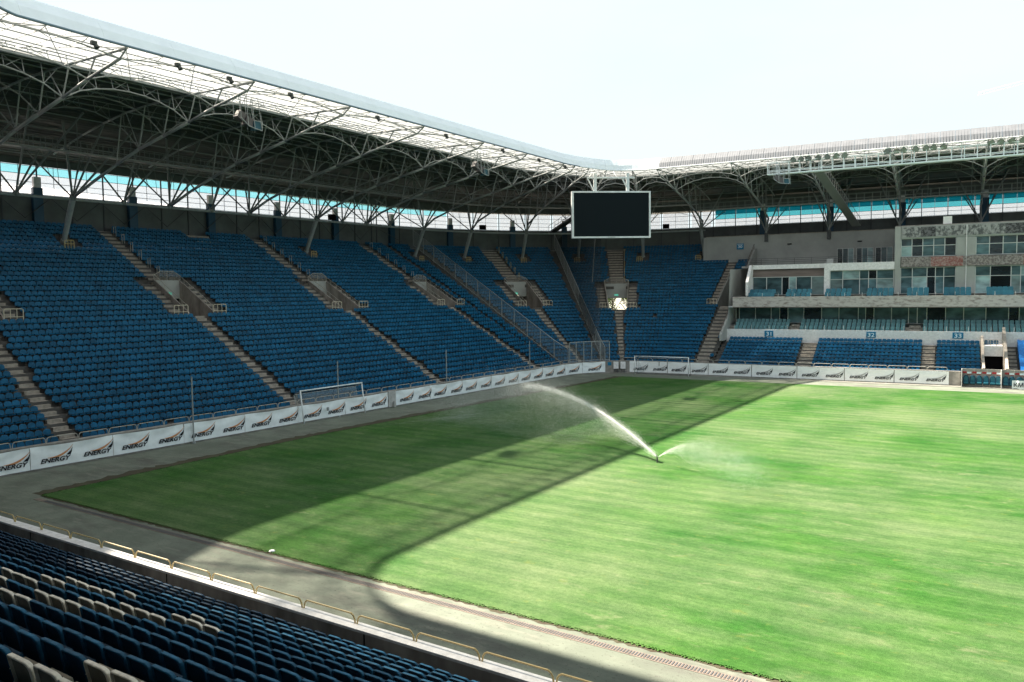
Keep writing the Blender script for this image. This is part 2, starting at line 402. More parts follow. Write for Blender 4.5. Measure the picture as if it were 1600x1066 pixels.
# drain channel with grate bars along the near edge
dr = MB(); dr.box((15, 21.92, .006), (122, .34, .012)); drain = dr.build('drain_channel', mat('drain_concrete', (.17, .14, .12), .9, var=.2, scale=3), kind='structure')
gb = MB()
for k in range(900): gb.box((-45 + k * .1, 21.92, .018), (.045, .24, .012))
gb.build('drain_grate', m_steeld, drain, 'stuff')
tf = MB()
for line, sgn in ((rows[0], -1), ([r[0] for r in rows], 1)):
    for a, b in zip(line[:-1], line[1:]):
        a = np.array(a); b = np.array(b); L0_ = np.linalg.norm(b - a)
        for k in range(int(L0_ * 22)):
            p = a + (b - a) * random.random(); out_ = np.array([random.uniform(-.1, .1), -1 if sgn < 0 else 0, 0]) if sgn < 0 else np.array([-1, random.uniform(-.1, .1), 0])
            q = p + out_ * random.uniform(.02, .12); h = random.uniform(.01, .05); wd = random.uniform(.02, .05)
            tdir = (b - a) / L0_
            tf.add([p - tdir * wd + (0, 0, .002), p + tdir * wd + (0, 0, .002), (q[0], q[1], random.uniform(.01, .05)), (p[0], p[1], .045 + h)], [(0, 1, 2), (0, 1, 3)])
tf.build('turf_tufts', m_grass, kind='stuff')

# ================================================================== stands
PORT = [  # centre s, half width, d0, d1, kind
    (-61.9, 1.3, 15.6, 21.8, 'dark'), (-42.8, 1.3, 15.6, 21.8, 'dark'), (-22.9, 1.3, 15.6, 21.8, 'dark'), (-4.1, 1.3, 15.6, 21.8, 'dark'),
    (4.45, .55, 15.0, 21.0, 'lamp'), (9.45, .55, 14.4, 20.8, 'open'), (19.75, 1.25, 14.8, 22.6, 'one')]
AIS = [(-62.9, .65), (-43.5, .65), (-23.7, .65), (-4.6, .65), (4.5, .3), (9.5, .3)]
SM = 21.2      # start of the main stand boxes
def nrows(s): return 39 if s < 13.3 else 33
def in_portal(s, d, grow=0.):
    for pc, hw, d0, d1, k in PORT:
        if d0 - .01 <= d < d1 and abs(s - pc) < hw + grow: return True
    return False
end_stand = empty('grandstand', P(-30, 16, 0), 'long end grandstand of blue seats left of the pitch, open corner included', 'grandstand')
near_stand = empty('grandstand', P(-110, 8, 0), 'nearest grandstand with dark seat backs, wall and yellow rail at bottom left', 'grandstand')
main_stand = empty('grandstand', P(45, 10, 0), 'main grandstand with glazed boxes on the far side of the pitch', 'grandstand')

def terrace(parent, s0, s1, n, near=False, cut=True, name='terrace_steps'):
    mb = MB()
    for i in range(n):
        d, z = drow(i), zrow(i, near); zp = z - (.41 if near else .455)
        ivs = [(s0, s1)]
        if cut:
            for pc, hw, d0, d1, k in PORT:
                if d0 - .05 <= d < d1 - .3:
                    nv = []
                    for a, b in ivs:
                        if pc + hw <= a or pc - hw >= b: nv.append((a, b)); continue
                        if a < pc - hw: nv.append((a, pc - hw))
                        if pc + hw < b: nv.append((pc + hw, b))
                    ivs = nv
        for a, b in ivs:
            strip(mb, a, b, (d, z), (d + TREAD, z)); strip(mb, a, b, (d, zp), (d, z))
    strip(mb, s0, s1, (.3, zrow(0, near) - .45), (.9, zrow(0, near) - .45))
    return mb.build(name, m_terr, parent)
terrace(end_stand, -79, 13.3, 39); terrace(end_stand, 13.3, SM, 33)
terrace(near_stand, -235, S1 + 0, 39, near=True, cut=False)

def front_wall(parent, s0, s1, top=1.65, mcap=m_conc, min_=m_walli):
    a = MB(); bar(a, s0, s1, [(0, -.02), (.28, -.02), (.28, top - .08), (0, top - .08)]); a.build('front_wall', min_, parent)
    c = MB(); bar(c, s0, s1, [(-.05, top - .08), (.36, top - .08), (.36, top), (-.05, top)]); c.build('wall_capping', mcap, parent)
front_wall(end_stand, S1 + .01, SM, mcap=m_conc, min_=m_conc)
front_wall(near_stand, -235, S1 - .01, mcap=m_cap)
front_wall(main_stand, SM + .01, 49.9, min_=m_conc, mcap=m_conc)
# vertical joints of the near wall
for k in range(-3, 9):
    x = -24.9 + k * 9.35; j = MB(); j.box((x, NY - .29, .8), (.03, .02, 1.5)); j.build('wall_joint', m_black, near_stand)

# rail hoops on the wall: one mesh, many parts
def hoop(L, h=.27, r=.026):
    mb = MB(); c = .13
    pts = [(-L / 2 - .03, 0, 0), (-L / 2, 0, h - c), (-L / 2 + .05, 0, h - .05), (-L / 2 + c, 0, h), (L / 2 - c, 0, h), (L / 2 - .05, 0, h - .05), (L / 2, 0, h - c), (L / 2 + .03, 0, 0)]
    mb.path([np.array(p) for p in pts], r, 8); return mb
def frame_M(s, d, z, rot=0):
    a = axes(s); p = P(s, d, z); M = Matrix(((a[0][0], a[1][0], 0, p[0]), (a[0][1], a[1][1], 0, p[1]), (0, 0, 1, p[2]), (0, 0, 0, 1)))
    return M @ Matrix.Rotation(rot, 4, 'Z')
def place(name, me, parent, s, d, z, rot=0, label=None):
    M = frame_M(s, d, z, rot); M = Matrix.Translation(parent.location).inverted() @ M if parent else M
    return link_mesh(name, me, parent, M, label)
hm = MB(); hm = hoop(2.08)
me_y = bpy.data.meshes.new('rail_hoop'); me_y.from_pydata(hm.v, [], hm.f); me_y.materials.append(m_yel)
hm = hoop(1.95, .40, .026); me_g = bpy.data.meshes.new('rail_hoop_grey'); me_g.from_pydata(hm.v, [], hm.f); me_g.materials.append(m_greyrail)
x = -35.98 - 3 * 2.2147
while x < 8:
    s = S1 - (x + 1.107 - CN[0]); place('rail_hoop', me_y, near_stand, s, .08, 1.65); x += 2.2147
s = -75.0
while s < 48:
    if not 1.3 < s < 7.9: place('rail_hoop', me_g, end_stand if s < SM else main_stand, s + 1.03, .1, 1.65)
    s += 2.06

# ---------------------------------------------------------------- aisles (steps), portals
def aisle(parent, sc, hw, i0, i1, name='aisle_steps'):
    mb = MB()
    for i in range(i0, i1):
        d, z = drow(i), zrow(i)
        for sub in (0, 1):
            zz = z + .02 - (.2275 if sub == 0 else 0); dd = d - .39 + .41 * sub
            bar(mb, sc - hw, sc + hw, [(dd + .02, zz - .45), (dd + .41, zz - .45), (dd + .41, zz), (dd + .02, zz)])
    return mb.build(name, m_step, parent)
def parts_i(d): return int(round((d - .9) / TREAD))
def rail_frame(parent, s, d, z, L=1.35, h=1.0, name='guard_rail', mt=m_greyrail):
    mb = MB(); r = .04; a = axes(s)
    def q(u, v, w_): return P(s, d, z) + a[0] * u + a[1] * v + np.array([0, 0, w_])
    mb.path([q(-L / 2, 0, 0), q(-L / 2, 0, h - .1), q(-L / 2 + .1, 0, h), q(L / 2 - .1, 0, h), q(L / 2, 0, h - .1), q(L / 2, 0, 0)], r, 6)
    for u in (-L / 6, L / 6): mb.tube(q(u, 0, 0), q(u, 0, h), r * .8, 5)
    mb.tube(q(-L / 2, 0, .45), q(L / 2, 0, .45), r * .7, 5)
    return mb.build(name, mt, parent)

m_cream = mat('cream_rail', (.62, .56, .44), .5, .4)
for k, (pc, hw, d0, d1, kind) in enumerate(PORT):
    par = end_stand; i0 = parts_i(d0) ; i1 = parts_i(d1)
    rr = rowradius(pc, 18); hwm = hw          # hw is already in s units
    zf = zrow(i0) - .5; zt = zrow(i1)
    por = MB()
    # floor
    strip(por, pc - hw, pc + hw, (drow(i0), zf), (d1 + 3, zf))
    por.build('portal_floor', m_step, par)
    W_ = .14 / rr
    for sg in (-1, 1):
        sm = MB(); sA = pc + sg * hw; sB = sA + sg * W_
        a0, a1 = min(sA, sB), max(sA, sB); dd0 = drow(i0); dd1 = drow(i1) + .2
        prof = [(dd0, zf - .4), (dd1, zf - .4), (dd1, zt + .55), (dd0 + .2, zrow(i0) + .55), (dd0, zrow(i0) + .3)]
        bar(sm, a0, a1, prof); sm.build('portal_side_wall', m_walli if kind != 'one' else m_greywall, par)
    dl = drow(i1)
    lin = MB(); bar(lin, pc - hw - W_, pc + hw + W_, [(dl, zf + 2.25), (dl + .15, zf + 2.25), (dl + .15, zt + .45), (dl, zt + .45)]); lin.build('portal_lintel', m_greywall, par)
    # door: tunnel behind
    if kind != 'open':
        tn = MB(); strip(tn, pc - hw, pc + hw, (dl + 2.5, zf), (dl + 2.5, zf + 2.4)); strip(tn, pc - hw, pc + hw, (dl, zf + 2.3), (dl + 2.5, zf + 2.3))
        for sg in (-1, 1): tn.quad(P(pc + sg * hw, dl, zf), P(pc + sg * hw, dl + 2.5, zf), P(pc + sg * hw, dl + 2.5, zf + 2.3), P(pc + sg * hw, dl, zf + 2.3))
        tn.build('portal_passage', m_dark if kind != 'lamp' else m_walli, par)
    else:
        tn = MB(); strip(tn, pc - hw, pc + hw, (dl, zf + 2.3), (36, zf + 2.3)); strip(tn, pc - hw, pc + hw, (dl, zf), (36, zf))
        for sg in (-1, 1): tn.quad(P(pc + sg * hw, dl, zf), P(pc + sg * hw, 36, zf), P(pc + sg * hw, 36, zf + 2.3), P(pc + sg * hw, dl, zf + 2.3))
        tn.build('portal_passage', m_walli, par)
    # exit sign
    sg_ = MB(); a = axes(pc); sg_.box(P(pc, dl - .06, zf + 2.75), (.62, .06, .26), a); ex = sg_.build('exit_sign', m_exit, par)
    ar = MB(); ar.box(P(pc, dl - .1, zf + 2.75) - a[0] * .17, (.1, .03, .17), a); ar.box(P(pc, dl - .1, zf + 2.75) + a[0] * .08, (.26, .03, .04), a)
    ar.build('pictogram', m_signt, ex)
    if kind in ('lamp', 'dark'):
        lb = MB(); lb.box(P(pc, dl - .12, zf + 2.36), (.7 if kind == 'lamp' else .3, .12, .1), a); lb.build('passage_lamp', m_lamp if kind == 'lamp' or k == 1 else m_signt, par)
    # side stairs and guard rails
    sw = 1.25 / rr
    sides = (-1, 1) if kind != 'one' else (-1,)
    for sg in sides:
        mb = MB(); c0 = pc + sg * (hw + W_ + sw / 2 + .02)
        ob = aisle(par, c0, sw / 2, i0 + 1, i1 + 1, 'side_steps')
        rail_frame(par, pc + sg * (hw + W_ + sw * .55), drow(i0) + .1, zrow(i0) + .02, 1.45, 1.1, mt=m_cream)
        # sloping hand rail on the portal side
        hr = MB(); s_ = pc + sg * (hw + W_ / 2); n_ = 7
        top = []
        for t in range(n_):
            f = t / (n_ - 1); d = drow(i0) + .2 + (drow(i1) - drow(i0)) * f; z = zrow(i0) + .55 + (zt - zrow(i0)) * f
            hr.tube(P(s_, d, z), P(s_, d, z + .5), .024, 5); top.append(P(s_, d, z + .5))
        hr.path(top, .028, 6); hr.build('hand_rail', m_greyrail, par)
    # mesh screen above the lintel
    sc = MB(); hh = .95; prev = None
    pts = [P(pc - hw - W_, dl + .08, zt + .45), P(pc - hw * .55, dl + .08, zt + .45 + hh), P(pc + hw * .55, dl + .08, zt + .45 + hh), P(pc + hw + W_, dl + .08, zt + .45 + .5), P(pc + hw + W_, dl + .08, zt + .45)]
    pts[0] = P(pc - hw - W_, dl + .08, zt + .45)
    p0 = P(pc - hw - W_, dl + .08, zt + .45 + .5)
    sc.path([pts[0], p0, pts[1], pts[2], pts[3], pts[4]], .03, 6); sc.tube(P(pc, dl + .08, zt + .45), P(pc, dl + .08, zt + .45 + hh), .022, 5)
    scr = sc.build('screen_frame', m_greyrail, par)
    ms = MB(); ms.add([pts[0], p0, pts[1], pts[2], pts[3], pts[4]], [(0, 1, 2, 3, 4, 5)]); ms.build('screen_mesh', m_mesh, scr)
for j, (sc, hw) in enumerate(AIS):
    i0 = parts_i(PORT[j][2]); i1 = parts_i(PORT[j][3])
    aisle(end_stand, sc + (.5 if j < 4 else 0), hw * .8, 0, i0 + 1); aisle(end_stand, sc - (.0 if j < 4 else 0), hw, i1 + 1, 39)
    for i in range(i1 + 2, 38, 2):       # posts beside the upper aisle
        hp = MB(); s_ = sc + hw + .05; hp.path([P(s_, drow(i) - .2, zrow(i)), P(s_, drow(i) - .2, zrow(i) + 1.0), P(s_, drow(i) + .25, zrow(i) + 1.0), P(s_, drow(i) + .25, zrow(i))], .03, 5)
        hp.build('aisle_post', m_yel if sc > 0 else m_greyrail, end_stand)
aisle(end_stand, 19.75, .85, 0, 18); aisle(end_stand, 17.75, .6, 27, 33)
AIS_SEAT = [(a, .72) for a, b in AIS[:4]]
def seat_blocked(s, d, i):
    for j, (sc, hw) in enumerate(AIS):
        i0 = parts_i(PORT[j][2]); i1 = parts_i(PORT[j][3]); g_ = (.12 if i < i0 else .25) / rowradius(s, d)
        c_ = sc + (.5 if j < 4 else 0) if i < i0 else sc
        if not (i0 <= i <= i1) and abs(s - c_) < hw + g_: return True
        if i0 <= i <= i1 and abs(s - PORT[j][0]) < PORT[j][1] + 1.65 / rowradius(s, d): return True
        if i == i0 - 0 and abs(s - PORT[j][0]) < PORT[j][1] + 2.0 / rowradius(s, d): return True
    if i < 18 and abs(s - 19.75) < 1.1: return True
    if 17 <= i <= 27 and s > 16.9: return True
    if i > 27 and abs(s - 17.75) < .8: return True
    for sl in LEGS:
        if 33 <= i <= 35 and abs(s - sl) < 1.0 / rowradius(s, d): return True
    for pf in (-32.3,):
        if i > 36 and abs(s - pf) < 1.6: return True
    return False
LEGS = [-69.9, -48.9, -17.5, .9, 3.2, 5.7, 8.0, 10.6, 13.0]

# ---------------------------------------------------------------- seats
# far seat: rounded shell back + pan + leg (low poly)
def far_seat():
    mb = MB()
    pr = [(-.24, .43), (.24, .43), (.25, .63), (.165, .755), (0, .785), (-.165, .755), (-.25, .63)]
    fr_ = [(x, .23 + (z - .4) * .16 + (.0 if abs(x) > .1 else .035), z) for x, z in pr]; bk = [(x, y + .05, z) for x, y, z in fr_]
    n = len(pr); mb.add(fr_ + bk, [tuple(range(n)), tuple(range(n, 2 * n))[::-1]] + [(i, n + i, n + (i + 1) % n, (i + 1) % n) for i in range(n)])
    mb.add([(-.235, -.22, .46), (.235, -.22, .46), (.22, .24, .40), (-.22, .24, .40), (-.22, -.20, .36), (.22, -.20, .36), (.19, .24, .34), (-.19, .24, .34)],
           [(0, 1, 2, 3), (7, 6, 5, 4), (0, 4, 5, 1), (1, 5, 6, 2), (3, 7, 4, 0)])
    return mb
fs_ = far_seat()
Ms = []
def seatM(s, d, z, jit=.02):
    a = axes(s); p = P(s, d, z); t = random.gauss(0, jit); c, sn = math.cos(t), math.sin(t)
    x = a[0] * c + a[1] * sn; y = -a[0] * sn + a[1] * c
    M = np.eye(4); M[:3, 0] = x; M[:3, 1] = y; M[:3, 3] = p + rng.normal(0, .008, 3); return M
brk = []
for i in range(39):
    d, z = drow(i) + .42, zrow(i)
    s = -77.5 if i else -77.5
    while s < SM - .3:
        rr = rowradius(s, d); sp = (.53 if s < 13 else .51) / rr
        if i < nrows(s) and not seat_blocked(s, d, i) and random.random() > .0006 and not (1.15 < s < 1.75 and i < 39) and not (6.95 < s < 7.45):
            Ms.append(seatM(s, d, z)); brk.append(len(Ms) - 1)
        s += sp
# main stand lower block
MZ = lambda i: 1.0 + .375 * i
BLK = [(22.0, 31.75), (33.6, 45.7), (47.3, 51.9)]
for i in range(9):
    for a, b in BLK:
        s = a + .3
        while s < b - .15:
            M_ = seatM(s, drow(i) + .4, MZ(i) + .035); M_[:3, 2] *= .87; Ms.append(M_); s += .505
for s in (52.5, 53.05, 53.6): Ms.append(seatM(s, drow(8) + .4, MZ(8)))
v_, f_ = inst(fs_.v, fs_.f, Ms)
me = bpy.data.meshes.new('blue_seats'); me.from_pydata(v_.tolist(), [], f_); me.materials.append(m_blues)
o = bpy.data.objects.new('blue_seats', me); COL.objects.link(o); o['kind'] = 'stuff'
tag(o, 'rows of bright blue seats filling the end and main grandstands', 'seats'); del o['category']
# brackets between the seats
WHITE_SET = {(5, 49), (5, 54), (6, 47), (6, 48), (6, 49), (6, 50), (6, 55), (6, 56), (6, 57), (7, 48), (7, 49), (7, 54), (7, 55), (7, 56), (8, 48), (8, 49), (8, 50), (8, 54), (8, 55), (8, 56), (9, 51), (9, 54), (9, 55), (9, 56), (10, 55), (10, 56), (11, 68), (12, 66), (12, 67), (12, 68), (13, 66), (13, 67), (13, 68)}
bb = MB(); bb.box((.265, .22, .22), (.05, .10, .44)); 
v_, f_ = inst(bb.v, bb.f, [Ms[k] for k in brk if True])
me = bpy.data.meshes.new('seat_brackets'); me.from_pydata(v_.tolist(), [], f_); me.materials.append(m_bracket)
ob_ = bpy.data.objects.new('seat_brackets', me); COL.objects.link(ob_); ob_['kind'] = 'stuff'; ob_.parent = o

# near seats seen from behind
def near_seat_meshes():
    def outline(w, z0, z1, r, n=4):
        pts = [(-w * .92, z0), (w * .92, z0)]
        for k in range(n + 1):
            t = PI / 2 * k / n; pts.append((w - r + r * math.cos(t), z1 - r + r * math.sin(t)))
        for k in range(n + 1):
            t = PI / 2 + PI / 2 * k / n; pts.append((-w + r + r * math.cos(t), z1 - r + r * math.sin(t)))
        return pts
    lean = lambda z: .20 + (z - .4) * .20
    def ring3(pts, dy): return [(x, lean(z) + dy + (.03 * (1 - (x / .24) ** 2)), z) for x, z in pts]
    o_ = outline(.252, .28, .86, .11); i_ = [(x * .885, .28 + (z - .28) * .955 + .005) for x, z in o_]
    rings = [ring3(o_, -.035), ring3(o_, .012), ring3([(x * .985, z - .004) for x, z in o_], .022), ring3(i_, .022), ring3(i_, -.012)]
    n = len(o_); rim = MB(); fs = []
    for k in range(len(rings) - 1):
        for i in range(n): fs.append((k * n + i, k * n + (i + 1) % n, (k + 1) * n + (i + 1) % n, (k + 1) * n + i))
    rim.add([p for r in rings for p in r], fs)
    for z_ in (.50, .66): rim.tube((.232, lean(z_) + .02, z_), (.232, lean(z_) + .032, z_), .007, 5)
    mb = MB(); mb.add(rings[4] + rings[0], [tuple(range(n)), tuple(range(n, 2 * n))[::-1]])
    pan = MB(); pan.box((0, .10, .56), (.42, .035, .36), [[1, 0, 0], [0, .97, -.24], [0, .24, .97]])
    leg = MB(); leg.box((.0, .12, .18), (.06, .10, .36)); leg.box((.0, .2, .33), (.42, .04, .04))
    return mb, pan, leg, rim
nb, npn, nl, nrm = near_seat_meshes()
def mk(name, mb, mt):
    me = bpy.data.meshes.new(name); me.from_pydata(mb.v, [], mb.f); me.materials.append(mt); return me
MEB = mk('backrest_blue', nb, m_blue); MEW = mk('backrest_white', nb, m_seatw); MRB = mk('rim_blue', nrm, m_bluerim); MRW = mk('rim_white', nrm, m_whiterim)
MPB = mk('seat_pan_blue', npn, m_blue); MPW = mk('seat_pan_white', npn, m_seatw); MLG = mk('seat_leg', nl, m_steeld)
fcam = 1233.14
def topx(p):
    v = Vector(p) - Vector((0, 0, camh)); zz = v.dot(fw)
    if zz < .3: return None
    return 800 + fcam * v.dot(r2) / zz, 533 - fcam * v.dot(u2) / zz, zz
near = []
for i in range(0, 32):
    k = 0
    x = -44.0 + (.265 if i % 2 else 0) * 0
    while x < 22:
        s = S1 - (x - CN[0]); d = drow(i) + .42; z = zrow(i, True)
        p = P(s, d, z); tp = topx((p[0], p[1], z + .84)); 
        if tp and tp[2] > 1.0: near.append((tp[2], i, k, s, d, z, tp))
        elif i < 14: near.append((999, i, k, s, d, z, (9e9, 0, 0)))
        x += .53; k += 1
near.sort(key=lambda q: q[0])
vis = [q for q in near if -40 < q[6][0] < 1700 and q[6][1] < 1110]
ordw = ['first', 'second', 'third', 'fourth', 'fifth', 'sixth', 'seventh', 'eighth', 'ninth', 'tenth', 'eleventh', 'twelfth', 'thirteenth', 'fourteenth', 'fifteenth', 'sixteenth', 'seventeenth', 'eighteenth', 'nineteenth', 'twentieth', 'twenty-first', 'twenty-second']
blue_n = 0; solo = set(); rank = {}
def nth(n): return f"{n}{'th' if 10 <= n % 100 <= 20 else {1: 'st', 2: 'nd', 3: 'rd'}.get(n % 10, 'th')}"
for r_i in set(q[1] for q in vis):
    for n_q, q in enumerate(sorted([q for q in vis if q[1] == r_i], key=lambda q: q[6][0])): rank[(q[1], q[2])] = n_q + 1
SEATS_DEBUG = []
for q in vis:
    zz, i, k, s, d, z, tp = q
    white = (i, k) in WHITE_SET
    SEATS_DEBUG.append((i, k, round(tp[0]), round(tp[1])))
    if not white and blue_n >= 262: continue
    if not white: blue_n += 1
    solo.add((i, k))
    r_ = ordw[i] if i < len(ordw) else 'highest'
    if white: t = empty('stadium_seat', P(s, d, z), f'white seat back, {nth(rank[(i, k)])} visible from the left in the {r_} row above the near wall', 'seat', f'white seats in the {r_} row of the near stand')
    else: t = empty('stadium_seat', P(s, d, z), f'dark blue seat, {nth(rank[(i, k)])} visible from the left in the {r_} row above the near wall', 'seat', f'dark blue seats in the {r_} row of the near stand')
    b_m = frame_M(s, d, z, random.gauss(0, .02)); t.matrix_basis = b_m
    T = Matrix.Rotation(random.gauss(0, .012), 4, 'X')
    bk_o = link_mesh('backrest', MEW if white else MEB, t, T); link_mesh('rim', MRW if white else MRB, bk_o, Matrix()); link_mesh('seat_pan', MPW if white else MPB, t, T.copy()); link_mesh('seat_leg', MLG, t, Matrix())
bvs = nb.v + nrm.v; nv0 = len(nb.v); bfs = nb.f + [tuple(a + nv0 for a in f) for f in nrm.f]
Mn = [seatM(s, d, z) for zz, i, k, s, d, z, tp in near if (i, k) not in solo]
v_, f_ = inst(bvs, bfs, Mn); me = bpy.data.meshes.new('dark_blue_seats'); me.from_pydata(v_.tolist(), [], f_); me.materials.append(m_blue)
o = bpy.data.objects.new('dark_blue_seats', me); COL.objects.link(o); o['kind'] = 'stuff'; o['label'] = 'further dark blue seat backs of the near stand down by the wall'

# simple opposite end, far outside the picture on the right, so that the bowl closes
opp = empty('grandstand', (112, 60, 0), 'plain blue end grandstand closing the bowl beyond the right edge', 'grandstand')
mb = MB(); mb.hexa([(84, 10, 0), (118, -20, 0), (118, 145, 0), (84, 112, 0)], [(84, 10, 1.7), (118, -20, 19.5), (118, 145, 19.5), (84, 112, 1.7)]); mb.build('terrace_steps', m_blues, opp)
mb = MB(); mb.hexa([(88, 14, 28), (126, -20, 25), (126, 145, 25), (88, 108, 28)], [(88, 14, 28.4), (126, -20, 25.4), (126, 145, 25.4), (88, 108, 28.4)]); mb.build('roof_slab', m_clad, opp)
# ================================================================== main stand building
DW = 8.75
SE = 78.
ter = MB()
for i in range(9):
    for a, b in ((SM, 52.05), (54.5, SE)):
        strip(ter, a, b, (drow(i), MZ(i)), (drow(i) + TREAD, MZ(i))); strip(ter, a, b, (drow(i), MZ(i) - .375), (drow(i), MZ(i)))
strip(ter, SM, SE, (.3, .6), (.9, .6)); ter.build('terrace_steps', m_terr, main_stand)
def maisle(s0, s1):
    mb = MB()
    for i in range(9):
        for sub in (0, 1):
            zz = MZ(i) + .02 - (.1875 if sub == 0 else 0); dd = drow(i) - .39 + .41 * sub
            bar(mb, s0, s1, [(dd + .02, zz - .4), (dd + .41, zz - .4), (dd + .41, zz), (dd + .02, zz)])
    mb.build('aisle_steps', m_step, main_stand)
maisle(31.85, 33.55); maisle(45.85, 47.2); maisle(54.62, 55.5)
def mbox(name, s0, s1, prof, mt, parent=main_stand, label=None, kind=None):
    mb = MB(); bar(mb, s0, s1, prof); return mb.build(name, mt, parent, label=label, kind=kind)
# white parapet with signs
mbox('parapet', SM + .25, SE, [(8.55, 3.9), (8.75, 3.9), (8.75, 5.72), (8.55, 5.72)], m_cap)
# player portal
for s0, s1 in ((52.0, 52.25), (54.2, 54.5)):
    mbox('portal_side_wall', s0, s1, [(.1, .0), (8.6, .0), (8.6, 5.3 if s0 < 53 else 6.3), (.1, 2.1)], m_step)
mbox('portal_lintel', 52.25, 54.2, [(5.3, 3.05), (5.5, 3.05), (5.5, 4.25), (5.3, 4.25)], m_cap)
mbox('portal_slab', 52.25, 54.2, [(5.5, 4.1), (8.5, 4.1), (8.5, 4.25), (5.5, 4.25)], m_cap)
mbox('portal_shade_block', 52.26, 54.19, [(5.8, .9), (8.4, .9), (8.4, 3.04), (5.8, 3.04)], m_black)  # black block painted in for the shade inside the tunnel
rail_frame(main_stand, 53.2, 5.35, 4.25, 1.9, .7)
# tarpaulin over seats
tp_ = MB(); prof = []
for i in range(9): prof += [(drow(i) + .05, MZ(i) + .38), (drow(i) + .30, MZ(i) + .84), (drow(i) + .62, MZ(i) + .86)]
NS = 26; rows_ = []
for k in range(NS + 1):
    s = 55.7 + (62 - 55.7) * k / NS; rows_.append([P(s, d_, z_ + .04 * math.sin(k * 1.7 + d_) + random.uniform(-.015, .015)) for d_, z_ in prof])
nP = len(prof); tp_.add([p for r in rows_ for p in r], [(k * nP + i, k * nP + i + 1, (k + 1) * nP + i + 1, (k + 1) * nP + i) for k in range(NS) for i in range(nP - 1)])
tp_.quad(*[P(55.7, a_, b_) for a_, b_ in ((drow(0), 1.0), (drow(8) + .6, 4.0), (drow(8) + .62, 4.86), (drow(0) + .05, 1.38))])
tag(tp_.build('tarpaulin', m_tarp), 'bright blue tarpaulin stretched over the seat rows at the right edge', 'tarpaulin')
# teal lower tier
TZ = lambda i: 5.25 + .42 * i
tt = MB()
for i in range(3):
    strip(tt, SM + .25, SE, (8.75 + .8 * i, TZ(i)), (9.55 + .8 * i, TZ(i))); strip(tt, SM + .25, SE, (8.75 + .8 * i, TZ(i) - .42), (8.75 + .8 * i, TZ(i)))
strip(tt, SM + .25, SE, (11.15, 6.5), (12.6, 6.5)); tt.build('box_terrace', m_step, main_stand)
def teal_seat(wd=.47):
    mb = MB(); h = wd / 2
    pr = [(-h, .42), (h, .42), (h * 1.02, .88), (h * .7, .98), (-h * .7, .98), (-h * 1.02, .88)]
    f = [(x, .20 + (z - .42) * .2, z) for x, z in pr]; b = [(x, y + .08, z) for x, y, z in f]; n = 6
    mb.add(f + b, [tuple(range(n)), tuple(range(n, 2 * n))[::-1]] + [(i, n + i, n + (i + 1) % n, (i + 1) % n) for i in range(n)])
    mb.box((0, -.02, .42), (wd * .98, .46, .12)); mb.box((0, .05, .18), (.1, .2, .36)); return mb
me_t1 = mk('teal_seat', teal_seat(.46), m_teal); me_t2 = mk('deep_teal_seat', teal_seat(.56), m_teal2)
TB = [(22.3, 29.6, 'left'), (31.0, 44.0, 'middle'), (45.7, 58.6, 'right')]
nm = ['front', 'middle', 'back']
for a, b, w_ in TB:
    for i in range(3):
        s = a + .3; q = 0
        while s < b - .2:
            ob = link_mesh('box_seat', me_t1, None, frame_M(s, 8.75 + .8 * i + .35, TZ(i)))
            q += 1; tag(ob, f'pale teal seat, {nth(q)} from the left, {nm[i]} row of the {w_} block behind the parapet', 'seat', f'pale teal seats, {nm[i]} row of the {w_} block'); s += .58 if w_ != 'left' else .56
for s0, s1 in ((29.75, 30.85), (44.15, 45.5)):
    mb = MB()
    for i in range(6): bar(mb, s0, s1, [(8.75 + .4 * i, 4.5), (9.17 + .4 * i, 4.5), (9.17 + .4 * i, 5.27 + .21 * i), (8.75 + .4 * i, 5.27 + .21 * i)])
    mb.build('aisle_steps', m_step, main_stand)
# small posts on the parapet
mb = MB(); s = 22.5
while s < 60: mb.tube(P(s, 8.62, 5.72), P(s, 8.62, 6.35), .025, 5); s += 2.35
mb.build('parapet_posts', m_frame, main_stand)

# windows helper: a row of frame + panes between z0..z1 on plane d
def glazing(parent, s_list, zs, d, kinds, frame=m_frame, fr_w=.09, doors=()):
    """s_list: mullion positions, zs: horizontal bars, kinds: per (bay,row) material key"""
    mb = MB(); h = fr_w / 2
    for k, s in enumerate(s_list):
        bar(mb, s - h, s + h, [(d - .05, zs[0]), (d + .05, zs[0]), (d + .05, zs[-1]), (d - .05, zs[-1])])
    for z in zs: bar(mb, s_list[0] + h, s_list[-1] - h, [(d - .047, z - h * .8), (d + .047, z - h * .8), (d + .047, z + h * .8), (d - .047, z + h * .8)])
    fo = mb.build('window_frame', frame, parent)
    for k, (a, b) in enumerate(zip(s_list[:-1], s_list[1:])):
        for j, (z0, z1) in enumerate(zip(zs[:-1], zs[1:])):
            key = kinds[(k + j * 3) % len(kinds)]; mt = {'g': m_glass, 'l': m_glassl, 'd': m_glassd}[key]
            p = MB(); tl = random.uniform(-.012, .012); bar(p, a + h, b - h, [(d + .01, z0 + h), (d + .03, z0 + h), (d + .03 + tl, z1 - h), (d + .01 + tl, z1 - h)]); p.build('pane', mt, fo)
def steps(a, b, n): return [a + (b - a) * k / n for k in range(n + 1)]
